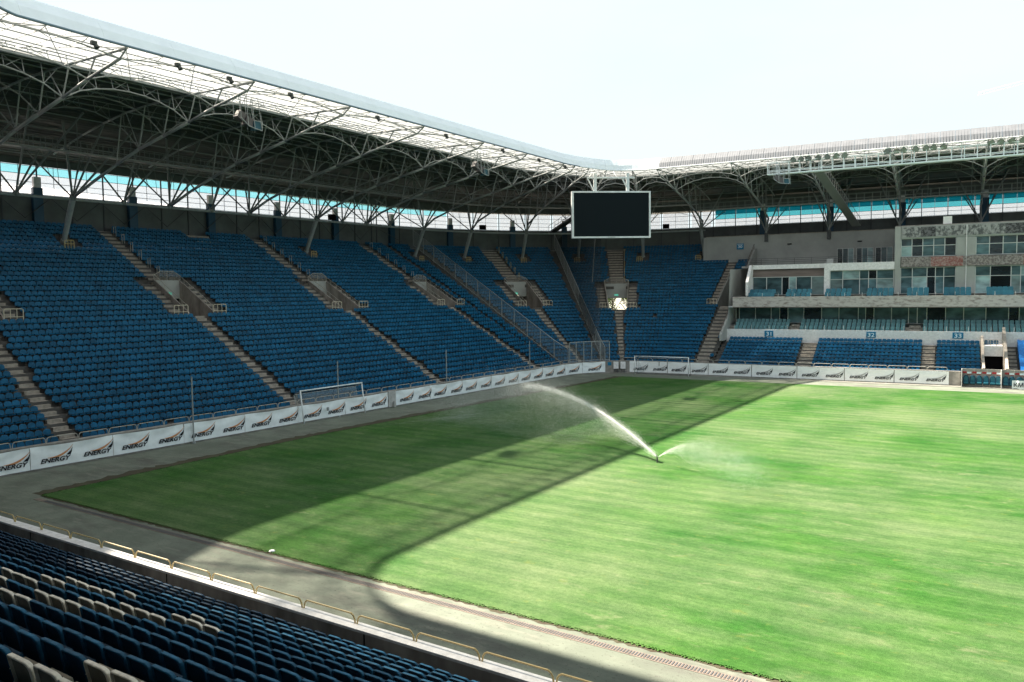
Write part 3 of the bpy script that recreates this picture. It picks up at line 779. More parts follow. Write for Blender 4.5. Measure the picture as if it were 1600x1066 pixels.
# lower boxes (the rooms' darkness is put into the pane colours)
glazing(main_stand, [21.9, 22.35, 24.6, 26.75, 27.9, 29.0, 31.1, 33.4, 35.6, 38.0, 38.9, 39.9, 42.0, 44.0, 45.0, 46.1, 48.2, 50.2, 52.6, 55.0, 56.1, 58.3, 61, 63, 65, 67.5, 70, 72.5, 75, SE], [6.5, 8.62], 12.3, 'dgggdgdgggdggggdgggdg')
mbox('box_ceiling', SM + .2, SE, [(9.6, 8.7), (12.6, 8.7), (12.6, 8.86), (9.6, 8.86)], m_cap)
mbox('balcony_front', SM + .9, SE, [(9.3, 8.75), (9.55, 8.75), (9.55, 10.15), (9.3, 10.15)], m_peel)
mbox('balcony_soffit_edge', SM + .9, SE, [(9.27, 8.66), (9.6, 8.66), (9.6, 8.745), (9.27, 8.745)], m_brown)
ub = MB()
for i in range(2): strip(ub, SM + .9, SE, (9.55 + .95 * i, 9.75 + .4 * i), (10.5 + .95 * i, 9.75 + .4 * i)); strip(ub, SM + .9, SE, (9.55 + .95 * i, 9.35 + .4 * i), (9.55 + .95 * i, 9.75 + .4 * i))
strip(ub, SM + .9, SE, (11.45, 10.35), (14.5, 10.35)); ub.build('balcony_floor', m_conc, main_stand)
UB = [(24.0, 27.8), (29.0, 32.6), (34.0, 37.6), (39.1, 42.6), (43.8, 46.6), (47.9, 51.2), (52.5, 55.6), (57.4, 60.5)]
nmb = ['first', 'second', 'third', 'fourth', 'fifth', 'sixth', 'seventh', 'eighth']
for j, (a, b) in enumerate(UB):
    for i in range(2):
        n_ = int(round((b - a) / .68))
        for q in range(n_):
            s = a + .34 + q * (b - a - .3) / n_ - i * .0
            ob = link_mesh('balcony_seat', me_t2, None, frame_M(s, 9.6 + .95 * i + .4, 9.75 + .45 * i))
            tag(ob, f'deep teal balcony seat, {nth(q + 1)} from the left, {("front", "back")[i]} row of the {nmb[j]} cluster', 'seat', f'balcony seats, {("front", "back")[i]} row of cluster {nmb[j]}')
s = 24
mb = MB()
while s < 62: mb.tube(P(s, 9.42, 10.15), P(s, 9.42, 10.62), .025, 5); s += 2.1
mb.build('balcony_posts', m_frame, main_stand)
# upper boxes left part
glazing(main_stand, [24.0, 25.9, 28.0, 28.95, 29.9, 31.9, 33.6], [10.35, 12.85], 13.3, 'ggdlgl')
mbox('side_pier', 23.6, 23.95, [(10.5, 10.3), (13.6, 10.3), (13.6, 14.6), (12.7, 14.6), (10.5, 12.2)], m_cap)
mbox('brown_fascia', 23.96, 33.55, [(13.25, 12.9), (13.6, 12.9), (14.4, 14.0), (13.9, 14.0)], m_brown)
mbox('roof_edge', 23.7, 33.55, [(13.6, 14.003), (16, 14.003), (16, 14.6), (13.6, 14.6)], m_cap)
# upper boxes middle part
mbox('pier', 33.57, 34.3, [(12.9, 10.3), (13.5, 10.3), (13.5, 13.6), (12.9, 13.6)], m_cap)
glazing(main_stand, [34.3, 35.9, 38.0, 39.1, 40.1, 42.1], [10.35, 12.4, 13.55], 13.3, 'lggglgdg')
mbox('roof_edge', 33.57, 42.2, [(12.9, 13.6), (16, 13.6), (16, 14.6), (12.9, 14.6)], m_cap)
mbox('terrace_slab', SM + .6, 42.2, [(16.003, 14.3), (25.2, 14.3), (25.2, 14.55), (16.003, 14.55)], m_conc)
# media block
mbox('media_wall_left', 42.21, 42.9, [(13.0, 10.3), (16, 10.3), (16, 19.1), (13.0, 19.1)], m_greywall)
for a, b in ((49.25, 51.35), (58.6, 60.2)): mbox('media_pier', a, b, [(13.05, 10.3), (13.5, 10.3), (13.5, 17.5), (13.05, 17.5)], m_greywall)
pp = MB(); pp.tube(P(50.35, 12.95, 10.3), P(50.35, 12.95, 19.0), .06, 6); pp.build('downpipe', m_cap, main_stand)
mbox('media_side_wall', 42.22, 42.4, [(16.01, 14.5), (25, 14.5), (25, 19.1), (16.01, 19.1)], m_greywall)
mbox('media_roof', 42.21, SE, [(13.52, 19.103), (25, 19.103), (25, 19.25), (13.52, 19.25)], m_conc)
glazing(main_stand, steps(42.95, 49.2, 5), [15.2, 16.55, 17.5], 13.3, 'ldggdggdgl')
glazing(main_stand, steps(51.4, 58.6, 5), [15.2, 16.55, 17.5], 13.3, 'gdggdgd')
glazing(main_stand, [42.95, 44.3, 46.0, 46.95, 47.9, 49.2], [10.35, 12.55, 13.75], 13.3, 'gldggdg')
glazing(main_stand, [51.4, 53.0, 55.2, 56.2, 58.6], [10.35, 12.55, 13.75], 13.3, 'ldlgdgl')
glazing(main_stand, steps(60.3, 70, 5), [10.35, 12.55, 13.75], 13.3, 'gldgdgl')
glazing(main_stand, steps(60.3, 70, 5), [15.2, 16.55, 17.5], 13.3, 'ggldgd')
mbox('mural_band', 42.95, SE, [(13.0, 17.52), (13.5, 17.52), (13.5, 19.1), (13.0, 19.1)], m_greywall)
for a, b, mt in ((43.1, 45.2, m_mural), (45.22, 46.9, m_mural2), (46.92, 49.6, m_mural), (49.62, 52.2, m_mural), (52.22, 54.5, m_mural), (54.52, 56.6, m_mural2), (56.62, 62, m_mural)):
    mbox('mural_panel', a, b, [(12.93, 17.7), (12.995, 17.7), (12.995, 18.95), (12.93, 18.95)], mt)
for a, b, mt in ((43.0, 46.4, m_adgrey), (46.42, 50.0, m_adred), (50.02, 53.6, m_adgrey), (53.62, 56.4, m_adgrey), (56.42, 57.6, m_adred), (57.62, 61.5, m_adred)):
    mbox('faded_poster', a, b, [(12.9, 13.85), (13.0, 13.85), (13.0, 15.1), (12.9, 15.1)], mt)
# open terrace railing in front of the rear wall
cr = MB()
for z in (15.1, 15.35, 15.6): swept(cr, SM + .8, 42.2, 16.4, z, .022, 5)
s = SM + 1
while s < 42: cr.tube(P(s, 16.4, 14.55), P(s, 16.4, 15.6), .025, 5); s += 2.3
cr.build('terrace_railing', m_steeld, main_stand)
ac = MB(); ac.box(P(33.9, 16.2, 14.95), (.9, .4, .75), axes(33)); tag(ac.build('air_conditioner', m_greywall), 'small grey air conditioning unit on the box roof by the railing', 'air conditioner')
# rear wall
mbox('rear_wall', 13.4, 42.15, [(27.6, 14.5), (28.0, 14.5), (28.0, 19.75), (27.6, 19.75)], m_greywall)
mbox('rear_wall_cap', 13.4, 42.15, [(27.5, 19.752), (28.1, 19.752), (28.1, 19.85), (27.5, 19.85)], m_step)
mbox('rear_wall_end', 13.1, 13.39, [(27.6, 15.8), (33, 15.8), (33, 19.75), (27.6, 19.75)], m_greywall)
for a in (33.5, 36.2, 38.8):
    glazing(main_stand, steps(a, a + 2.3, 3), [14.8, 17.2], 27.45, 'dgld')
for s in (26.5, 36.6): vb = MB(); vb.box(P(s, 27.5, 18.2), (.6, .2, .15), axes(s)); vb.build('wall_vent', m_dark, main_stand)
# section sign on the rear wall, shaped numerals
def flat_sign(name, txt, s, d, z, w_, h_, label, size, mt=m_signb, tm=m_signt, sxt=1.2, yoff=-.38, bars=False):
    t = empty(name, P(s, d, z), label, 'sign'); a = axes(s)
    b = MB(); b.box(P(s, d, z), (w_, .05, h_), a); b.build('sign_board', mt, t)
    v, f = text_mesh(txt, size, 0, sxt, .012); v[:, 0] -= v[:, 0].max() / 2
    mb = MB(); vv = [P(s, d - .032, z + yoff * size) + a[0] * q[0] + np.array([0, 0, q[1]]) - a[1] * (q[2] + .004) for q in v]; mb.add(vv, f); mb.build('lettering', tm, t)
    if bars:
        q = MB(); q.box(P(s, d - .04, z + h_ * .36) , (w_ * .8, .02, .06), a); q.build('stripe', tm, t)
    return t
flat_sign('section_sign', '30', 18.9, 27.5, 18.1, 1.1, .95, 'dark blue section sign on the grey rear wall above the corner seats', .62, bars=True)
flat_sign('section_sign', '31', 27.2, 8.5, 5.15, 1.15, .75, 'blue sign reading 31 on the white parapet of the main stand', .72)
flat_sign('section_sign', '32', 39.9, 8.5, 5.2, 1.1, .75, 'blue sign reading 32 on the white parapet above the middle blue block', .72)
flat_sign('section_sign', '33', 49.6, 8.5, 5.25, 1.15, .75, 'blue sign reading 33 on the white parapet above the short blue block', .72)
wsn = MB(); wsn.box(P(48.2, 14, 19.75), (1.0, .12, .95), axes(48)); tag(wsn.build('light_box', mat('lit_white_panel', (.85, .85, .85), .5)), 'small white square light box standing on top of the media block', 'light box')
# flank wall of the main stand
fl = MB(); bar(fl, SM + .0, SM + .32, [(5.6, 4.2), (8.6, 4.2), (10, 5.0), (27.5, 14.6), (27.5, 17.6), (26.5, 17.6), (5.6, 5.1)]); fl.build('flank_wall', m_greywall, main_stand)
fr2 = MB(); tp2 = []
for t in range(15):
    f = t / 14; d = 6 + 20.3 * f; z = 5.25 + 12.2 * f; fr2.tube(P(SM + .15, d, z), P(SM + .15, d, z + .85), .03, 5); tp2.append(P(SM + .15, d, z + .85))
fr2.path(tp2, .035, 6); fr2.path([p - np.array([0, 0, .4]) for p in tp2], .025, 5); fr2.build('flank_rail', m_brown, main_stand)
lf_ = MB(); lf_.quad(P(SM + .33, 8.7, 4), P(SM + .33, 12.6, 4), P(SM + .33, 27, 14.5), P(SM + .33, 10, 14.0)); lf_.build('box_end_wall', m_greywall, main_stand)

# dugout
dg = empty('dugout', P(54, -.6, 0), 'grey team dugout with teal bucket seats below the main stand', 'dugout')
def dbox(name, s0, s1, prof, mt): mb = MB(); bar(mb, s0, s1, prof); return mb.build(name, mt, dg)
dbox('back_wall', 49.95, 62, [(-.14, .0), (-.02, .0), (-.02, 2.0), (-.14, 2.0)], m_conc)
dbox('bench_base', 50.04, 62, [(-.4, .03), (-.15, .03), (-.15, .26), (-.4, .26)], m_conc)
for s in (49.97, 53.75, 57.6): dbox('partition', s, s + .06, [(-1.25, .03), (-.145, .03), (-.145, 2.0), (-1.0, 2.0)], m_greywall)
for s in (51.2, 52.5, 55.0, 56.3): dbox('rib', s, s + .04, [(-.2, 1.2), (-.145, 1.2), (-.145, 2.0), (-.2, 2.0)], m_greywall)
for k in range(9):
    a0 = 50.0 + .95 * k + (.25 if k > 3 else 0); dbox('red_strip', a0 + .08, a0 + .5, [(-.21, 1.50), (-.205, 1.50), (-.205, 1.70), (-.21, 1.70)], m_redc)
    dbox('white_strip', a0 + .5, a0 + .93, [(-.21, 1.46), (-.205, 1.46), (-.205, 1.66), (-.21, 1.66)], m_signt); dbox('thin_red_strip', a0 + .5, a0 + .95, [(-.213, 1.38), (-.208, 1.38), (-.208, 1.43), (-.213, 1.43)], m_redc)
bk = MB(); n_ = 12; outl = [(.31 * math.cos(PI * t / (n_ - 1)), .78 + .42 * math.sin(PI * t / (n_ - 1))) for t in range(n_)] + [(-.30, .15), (.30, .15)]
ff = [(x, .12, z) for x, z in outl]; bk_ = [(x, .17, z) for x, z in outl]; inn = [(x * .62, .09, .20 + (z - .15) * .86) for x, z in outl]
nn_ = len(outl); bk.add(bk_ + ff, [tuple(range(nn_))[::-1]] + [(i, nn_ + i, nn_ + (i + 1) % nn_, (i + 1) % nn_) for i in range(nn_)]); 
bk.add(ff + inn, [(i, nn_ + i, nn_ + (i + 1) % nn_, (i + 1) % nn_) for i in range(nn_)])
inm = MB(); inm.add(inn, [tuple(range(nn_))]); inm.box((0, -.1, .36), (.44, .42, .14)); 
me_o = mk('bucket_rim', bk, mat('dark_teal_rim', (.01, .05, .085), .5)); me_i = mk('bucket_cushion', inm, m_teal2)
for k, s in enumerate([50.42, 51.06, 51.7, 52.34, 52.98, 53.5, 54.2, 54.8, 55.5, 56.1, 56.8]):
    o_w = ordw[k]
    t = place('bucket_seat', me_o, dg, s, -.62, .12)
    link_mesh('cushion', me_i, t, Matrix())
bn = empty('cloth_banner', P(55.3, -1.35, 0), 'white cloth banner with dark letters hung before the dugout at the right edge', 'banner')
mb = MB(); NB = 20
rows_ = [[P(54.75 + 4.2 * k / NB, -1.35 + .05 * math.sin(k * 1.3), z) for z in (.08 + .05 * math.sin(k), .5, .98)] for k in range(NB + 1)]
mb.add([p for r in rows_ for p in r], [(k * 3 + i, k * 3 + i + 1, (k + 1) * 3 + i + 1, (k + 1) * 3 + i) for k in range(NB) for i in range(2)]); mb.build('cloth', m_banner, bn)
v, f = text_mesh('КМЕ', .62, 0, 1.0, .01); mb = MB(); a = axes(55); mb.add([P(54.9, -1.46, .3) + a[0] * q[0] + np.array([0, 0, q[1]]) - a[1] * q[2] for q in v], f); mb.build('lettering', m_ink, bn)

# ================================================================== fences in the corner
def fence(sA, sB, d0, d1, h, label, parent=None, mesh=False, zf=None, npost=12):
    t = empty('security_fence', P(sA, (d0 + d1) / 2, 0), label, 'fence')
    posts = npost; top = []
    for k in range(posts + 1):
        f = k / posts; d = d0 + (d1 - d0) * f; s = sA + (sB - sA) * f; z = 1.0 + .555 * max(0, d - .9) if zf is None else zf
        pm = MB(); pm.box(P(s, d, z + h / 2), (.09, .09, h)); pm.build('post', m_steel, t); top.append(P(s, d, z + h))
    rl = MB(); rl.path(top, .05, 5); rl.path([p - np.array([0, 0, h - .15]) for p in top], .04, 5); rl.build('rail', m_steel, t)
    br = MB(); nb_ = int(abs(d1 - d0) / .17) if zf is None else int(abs(sB - sA) * 6)
    for k in range(nb_):
        f = (k + .5) / nb_; d = d0 + (d1 - d0) * f; s = sA + (sB - sA) * f; z = 1.0 + .555 * max(0, d - .9) if zf is None else zf
        br.tube(P(s, d, z + .15), P(s, d, z + h), .014, 4, caps=False)
    b = br.build('bars', m_steel, t, 'stuff')
    if mesh:
        mm = MB(); n = 12
        for k in range(n):
            fa, fb = k / n, (k + 1) / n; qa = [(sA + (sB - sA) * x_, d0 + (d1 - d0) * x_) for x_ in (fa, fb)]
            za = [1.0 + .555 * max(0, q[1] - .9) for q in qa]
            mm.quad(P(*qa[0], za[0] + .1), P(*qa[1], za[1] + .1), P(*qa[1], za[1] + h), P(*qa[0], za[0] + h))
        mm.build('wire_mesh', m_mesh, t)
    return t
fence(1.45, 1.45, .4, 33, 2.5, 'long steel bar fence climbing the seats beside the corner section', npost=13)
fence(7.2, 7.2, .4, 33, 2.5, 'brownish mesh fence climbing the corner seats left of the black net', mesh=True, npost=13)
fence(1.45, 7.75, .15, .15, 2.7, 'upright bar fence standing on the corner wall above the banner', zf=1.65, npost=5)
nt_ = empty('safety_net', P(8, 20, 10), 'tall black safety net hanging from a pole in the far corner', 'net')
mb = MB(); mb.quad(P(7.35, 33.5, 20.4), P(6.9, 6, 4.3), P(6.95, 3.5, 6.0), P(8.9, 30, 26.0)); mb.quad(P(8.9, 30, 26.), P(6.95, 3.5, 6.), P(7.0, 2.2, 5.0), P(9.0, 33, 24)); mb.build('netting', m_net, nt_)
pl = MB(); pl.tube(P(8.3, 21.5, 12.5), P(8.55, 23.5, 21.2), .07, 6); pl.build('pole', m_steel, nt_)

# column platforms
for sl in LEGS[1:]:
    mb = MB(); i = 33; a = axes(sl); mb.box(P(sl, drow(34) + .1, zrow(33) + .1), (1.5, 1.9, .2), a); mb.build('column_plinth', m_step, end_stand)
    rail_frame(end_stand, sl - .5 / rowradius(sl, 28), drow(33) - .3, zrow(33) + .1, .9, .8, 'plinth_rail', m_yel)
mb = MB(); mb.box(P(-32.3, drow(37) + .2, zrow(36) + .15), (2.6, 2.2, .3), axes(-32)); mb.box(P(-32.3, drow(37) + .9, zrow(37) + .5), (3.0, .5, .2), axes(-32)); tag(mb.build('camera_platform', m_step), 'small concrete platform among the top rows of the end stand', 'platform')

# ================================================================== rear facade of the bowl
fac = empty('rear_facade', P(-20, 34, 0), 'glazed rear wall behind the top rows with teal and white panes', 'facade')
DF = 34.0
def fbar(name, s0, s1, prof, mt): mb = MB(); bar(mb, s0, s1, prof); return mb.build(name, mt, fac)
fbar('outer_wall', -235, 8.3, [(DF + .3, 0), (DF + .5, 0), (DF + .5, 19.5), (DF + .3, 19.5)], m_greywall)
fbar('outer_wall', 10.7, SE, [(DF + .3, 0), (DF + .5, 0), (DF + .5, 19.5), (DF + .3, 19.5)], m_greywall)
fbar('outer_wall', 8.31, 10.69, [(DF + .3, 0), (DF + .5, 0), (DF + .5, 6.4), (DF + .3, 6.4)], m_greywall)
fbar('outer_wall', 8.31, 10.69, [(DF + .3, 10.6), (DF + .5, 10.6), (DF + .5, 19.5), (DF + .3, 19.5)], m_greywall)
fbar('walkway', -79, 13, [(32.8, 18.3), (DF + .3, 18.3), (DF + .3, 18.42), (32.8, 18.42)], m_conc)
mull = [-235., -200, -170, -140, -115, -100, -92, -85, -80.5] + [s for s in np.arange(-77.0, 0, 3.45)] + [.0 + k * 1.02 for k in range(13)] + [13.1 + k * 3.5 for k in range(19)] + [100., 130., 175.]
for a, b in zip(mull[:-1], mull[1:]):
    fbar('parapet_panel', a + .001, b - .001, [(DF, 18.4), (DF + .08, 18.4), (DF + .08, 21.95), (DF, 21.95)], m_green)
    lite = 'far' if a > 13 else ('corner' if a > 2.5 else 'left')
    mid = (a + b) / 2
    for h0, h1 in ((a + .05, mid), (mid, b - .05)) if a < 0 or a > 12 else ((a + .02, b - .02),):
        for j, (z0, z1) in enumerate(((22.0, 22.6), (22.6, 23.2), (23.2, 24.0), (24.0, 24.85))):
            if lite == 'left': mt = m_winw if j < 3 else m_wintl
            elif lite == 'corner': mt = m_winw
            else: mt = m_winw if j < 2 else (m_wint if (j == 2) else m_wintd)
            p = MB(); bar(p, h0 + .03, h1 - .03, [(DF + .02, z0 + .025), (DF + .04, z0 + .025), (DF + .04, z1 - .025), (DF + .02, z1 - .025)]); p.build('pane', mt, fac)
gl = MB()
for z in (22.0, 22.6, 23.2, 24.0, 24.85): swept(gl, -77, SE, DF + .03, z, .028, 4)
for a, b in zip(mull[:-1], mull[1:]): gl.box(P((a + b) / 2, DF + .03, 24), (.04, .04, 4))
gl.build('glazing_bars', m_steeld, fac, 'stuff')
for s in mull: 
    mb = MB(); mb.box(P(s, DF - .06, 22.2), (.12, .14, 7.6), axes(s)); mb.build('mullion', m_steeld, fac)
PIL = [-70.4, -60.0, -49.6, -39.4, -29.3, -19.1, -8.8, .6, 3.1, 5.6, 7.6, 21.2, 31.7, 42.0, 52.9, 63]
for s in PIL:
    hh = 22.6 if s < 14 else 24.2
    mb = MB(); mb.box(P(s, DF - .45, (18.4 + hh) / 2), (.95, .5, hh - 18.4), axes(s)); mb.build('blue_pillar', m_bluepil, fac)
    mb = MB(); mb.box(P(s, DF - .45, hh + .55), (.7, .4, 1.1), axes(s)); mb.build('pillar_head', m_cap, fac)
fbar('eaves_panel', -235, 175, [(33.6, 24.86), (33.7, 24.86), (33.7, 26.6), (33.6, 26.6)], m_green)
# zig-zag bracing under the ring beam
zz = MB(); s = -77
while s < 0:
    zz.tube(P(s, 33.2, 19.4), P(s + 2.6, 33.2, 21.6), .045, 4); zz.tube(P(s + 2.6, 33.2, 21.6), P(s + 5.2, 33.2, 19.4), .045, 4); s += 5.2
zz.build('zigzag_bracing', m_steeld, fac)
for s in (-9.6, 4.4, 11.4): mb = MB(); mb.box(P(s, 33.3, 22.35), (1.1, .5, .8), axes(s)); tag(mb.build('loudspeaker', m_black), {-9.6: 'black box loudspeaker before the windows of the end stand', 4.4: 'black box loudspeaker before the corner windows left of the scoreboard', 11.4: 'black box loudspeaker before the windows right of the scoreboard'}[s], 'loudspeaker')

# ================================================================== roof
roof = empty('stadium_roof', P(-20, 12, 27), 'white edged cantilever roof of steel trusses running round the whole stadium', 'roof')
ks = [-235, -79.2, -76.86, -74.56, -73.41, -72.25, -71.1, -69.95, -68.8, -67.65, -66.5, -65, 0, 3, 6, 9, 11.4, 13.2, 30, 120]
kd = [-4.3, -4.3, -4.3, -4.2, -4.1, -3.97, -3.81, -3.62, -3.39, -3.14, -2.85, -2.6, .12, .5, 1.7, 3.7, 3.95, 3.75, 3.95, 4.5]
def de(s): return float(np.interp(s, ks, kd))
def zroof(e): return 25.4 - (e - 36) * .05 if e > 36 else float(np.interp(e, [0, 9.1, 14, 20, 26, 31, 36], [28.0, 28.35, 28.45, 28.2, 27.4, 26.4, 25.4]))
def RP(s, e, dz=0.): return P(s, de(s) + e, zroof(e) + dz)
def rsamples(a, b): return srange(a, b, .65, 5.2)
def rstrip(mb, a, b, e0, e1, dz=0.):
    ss = rsamples(a, b)
    for x0, x1 in zip(ss[:-1], ss[1:]): mb.quad(RP(x0, e0, dz), RP(x1, e0, dz), RP(x1, e1, dz), RP(x0, e1, dz))
RA, RB = -235., 175.
cl = MB()
es = [9.1, 12, 16, 20, 24, 28, 32, 36, 38.6]
for e0, e1 in zip(es[:-1], es[1:]): rstrip(cl, RA, RB, e0, e1, .10)
cl.build('cladding', m_clad, roof)
# corrugation ribs (fine) under the cladding
cg = MB()
for e in np.arange(9.4, 36, .62):
    ss = rsamples(SN - 8, 75); cg.path([RP(s, e, .06) for s in ss], .045, 3)
cg.build('cladding_ribs', m_clad, roof, 'stuff')
# white inner gutter at the join of glass and cladding
gt = MB(); ss = rsamples(RA, RB)
for x0, x1 in zip(ss[:-1], ss[1:]):
    q = [[RP(x, 8.85, -.08), RP(x, 9.25, -.08), RP(x, 9.25, .16), RP(x, 8.85, .16)] for x in (x0, x1)]; gt.hexa(q[0], q[1])
gt.build('gutter', m_steel, roof)
# clear panes
sg = rsamples(RA, RB); pane_n = 0; rest = MB(); restn = MB()
E_ = [0.15, 1.95, 3.7, 5.5, 7.2, 8.9]
sg2 = []
for a, b in zip(sg[:-1], sg[1:]):
    sg2 += [a, (a + b) / 2] if (b - a) > 2 else [a]
sg2.append(sg[-1])
for a, b in zip(sg2[:-1], sg2[1:]):
    for e0, e1 in zip(E_[:-1], E_[1:]):
        q = (RP(a, e0, .08), RP(b, e0, .08), RP(b, e1, .08), RP(a, e1, .08))
        if S1 + 4 < a < 46 and pane_n < 298: p = MB(); p.quad(*q); p.build('roof_pane', m_poly, roof); pane_n += 1
        elif a < S1 + 1: restn.quad(*q)
        else: rest.quad(*q)
restn.build('roof_panes', m_polyn, roof, 'stuff')
rest.build('roof_panes', m_poly, roof, 'stuff')
gb = MB()
for e in E_[1:-1]: ss = rsamples(SN - 12, 78); gb.path([RP(s, e, .03) for s in ss], .04, 4)
s = SN - 12.
while s < 78:
    st = 1.3 / (rowradius(s, 3) if 0 < s < AL else 1.); gb.tube(RP(s, .1, .05), RP(s, 9.0, .05), .025, 4); s += st
gb.build('glazing_bars', m_steel, roof, 'stuff')
m_bluegrey = mat('blue_grey_edge', (.16, .22, .27), .5, .4)
# visor panels
def visor_panel(a, b, mt, seam=.015):
    mb = MB(); ss = [a + seam, b - seam] if not (0 < a < AL or S1 < a < SN) else [a + seam, (a + b) / 2, b - seam]
    for x0, x1 in zip(ss[:-1], ss[1:]):
        q = []
        for x in (x0, x1):
            base = P(x, de(x) + .0, 28.0); t1 = P(x, de(x) + .35, 28.75); t2 = P(x, de(x) + 1.05, 29.55); i2 = P(x, de(x) + 1.12, 29.5); i1 = P(x, de(x) + .42, 28.7); i0 = P(x, de(x) + .07, 28.0)
            q.append([base, t1, t2, i2, i1, i0])
        mb.add(q[0] + q[1], [(0, 6, 7, 1), (1, 7, 8, 2), (2, 8, 9, 3), (3, 9, 10, 4), (4, 10, 11, 5), (5, 11, 6, 0), (5, 4, 1, 0), (4, 3, 2, 1), (6, 7, 10, 11), (7, 8, 9, 10)])
    return mb.build('visor_panel', mt, roof)
s = -235.
while s < 75:
    if s < S1 - 1: st = 10.4
    elif s < SN: st = 1.6
    elif s < 0: st = 5.2
    elif s < 13.1: st = 1.31
    else: st = 1.55
    e = s + st
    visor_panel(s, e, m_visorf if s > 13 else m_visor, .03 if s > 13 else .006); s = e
# louvre slats on the far visor
sv = MB(); s = 13.2
while s < 75:
    a = axes(s); p0 = P(s, de(s) + .005, 28.05); p1 = P(s, de(s) + .35, 28.75); p2 = P(s, de(s) + 1.0, 29.48)
    sv.path([p0, p1, p2], .018, 3); s += .31
sv.build('visor_slats', mat('slat_grey', (.145, .15, .165), .6), roof, 'stuff')
for a_s, b_s_, mt_ in ((RA, 4., m_bluegrey), (4., RB, m_white)):
    et = MB(); ss = rsamples(a_s, b_s_); et.path([P(s, de(s) - .04, 27.95) for s in ss], .085, 6); et.build('edge_tube', mt_, roof)

# trusses ------------------------------------------------------------
MN = [-80.3, -69.9, -59.4, -48.9, -38.4, -28., -17.5, -8.3, .9, 3.2, 5.7, 8.0, 10.6, 13.0, 23., 32.3, 42., 52.2, 62.4, 72.6]
LC = [(1.1, 27.35), (5.5, 26.7), (9.2, 25.95), (13.0, 25.3), (17.0, 24.6), (21.0, 23.6), (25.0, 22.5)]    # (e, z) of lower chord nodes
def root(s): return P(s, 27.6 if s < 14 else 27.2, 21.15 if s < 14 else 20.2)
def lcp(s, k): e, z = LC[k]; return P(s, de(s) + e, z)
for s in MN:
    mb = MB(); nodes = [lcp(s, k) for k in range(len(LC))] + [root(s)]
    mb.path(nodes[:3], .11, 8); mb.path(nodes[2:], .145, 8)
    mb.build('truss_lower_chord', m_steel, roof, smooth=True)
    tc_ = MB(); tops = [RP(s, e, -.12) for e in (.2, 3.2, 7.2, 11., 15., 19., 23., 27., 33.)]; tc_.path(tops, .095, 8); tc_.build('truss_upper_chord', m_steel, roof, smooth=True)
    wb = MB()
    for k in range(len(LC) - 1):
        e, z = LC[k]
        wb.tube(nodes[k], RP(s, e - 1.2 if k else .2, -.12), .065, 6)
        if k in (0, 2, 4): wb.tube(nodes[k], RP(s, e + 2.0, -.12), .05, 6)
    wb.build('truss_web', m_steel, roof)
# arched longitudinal trusses between the ribs
for s0, s1 in zip(MN[:-1], MN[1:]):
    Ls = s1 - s0; n = 8 if Ls > 5 else 4
    for k, (e, z) in enumerate(LC):
        if k == 0 or (k in (5, 6)): continue
        mb = MB(); bot = []; top = []
        zr = zroof(e); rise = (zr - z) * .72 if k > 2 else (zr - z) * .62
        for t in range(n + 1):
            f = t / n; s = s0 + Ls * f; hh = z + rise * (1 - (2 * f - 1) ** 2) ** .8
            bot.append(P(s, de(s) + e, hh)); top.append(RP(s, e + .3, -.1))
        mb.path(bot, .055 if k < 4 else .05, 5); mb.path(top, .04, 4)
        for t in range(1, n):
            mb.tube(bot[t], top[t], .032, 4)
            mb.tube(bot[t], top[t + 1 if t % 2 else t - 1], .024, 4)
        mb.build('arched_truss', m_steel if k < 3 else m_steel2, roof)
# secondary purlins below the cladding
pu = MB()
for e in (11, 15, 19, 23, 27, 30.5, 34): ss = rsamples(SN - 12, 76); pu.path([RP(s, e, -.06) for s in ss], .06, 4)
pu.build('purlins', m_steel, roof, 'stuff')
# front lattice between edge tube and tips
fl_ = MB()
for s0, s1 in zip(MN[:-1], MN[1:]):
    Ls = s1 - s0; n = 8 if Ls > 5 else 3
    a_ = [P(s0 + Ls * t / n, de(s0 + Ls * t / n) + 1.1, 27.35 + .45 * (1 - (2 * t / n - 1) ** 2)) for t in range(n + 1)]
    b_l = [P(s0 + Ls * t / n, de(s0 + Ls * t / n) + .05, 27.95) for t in range(n + 1)]; c_l = [RP(s0 + Ls * t / n, 2.6, -.05) for t in range(n + 1)]
    fl_.path(a_, .055, 5)
    for t in range(n): fl_.tube(a_[t], b_l[t + (t % 2)], .028, 4); fl_.tube(a_[t], c_l[t + 1 - (t % 2)], .028, 4)
    for t in range(n + 1): fl_.tube(a_[t], c_l[t], .024, 4)
    # X bracing in the glass strip
    h_ = n // 2
    for (x0, x1) in ((0, h_), (h_, n)) if n > 4 else ():
        sa, sb = s0 + Ls * x0 / n, s0 + Ls * x1 / n
        fl_.tube(RP(sa, .3, -.05), RP(sb, 8.9, -.05), .028, 4); fl_.tube(RP(sa, 8.9, -.05), RP(sb, .3, -.05), .028, 4)
fl_.build('edge_lattice', m_steel, roof)
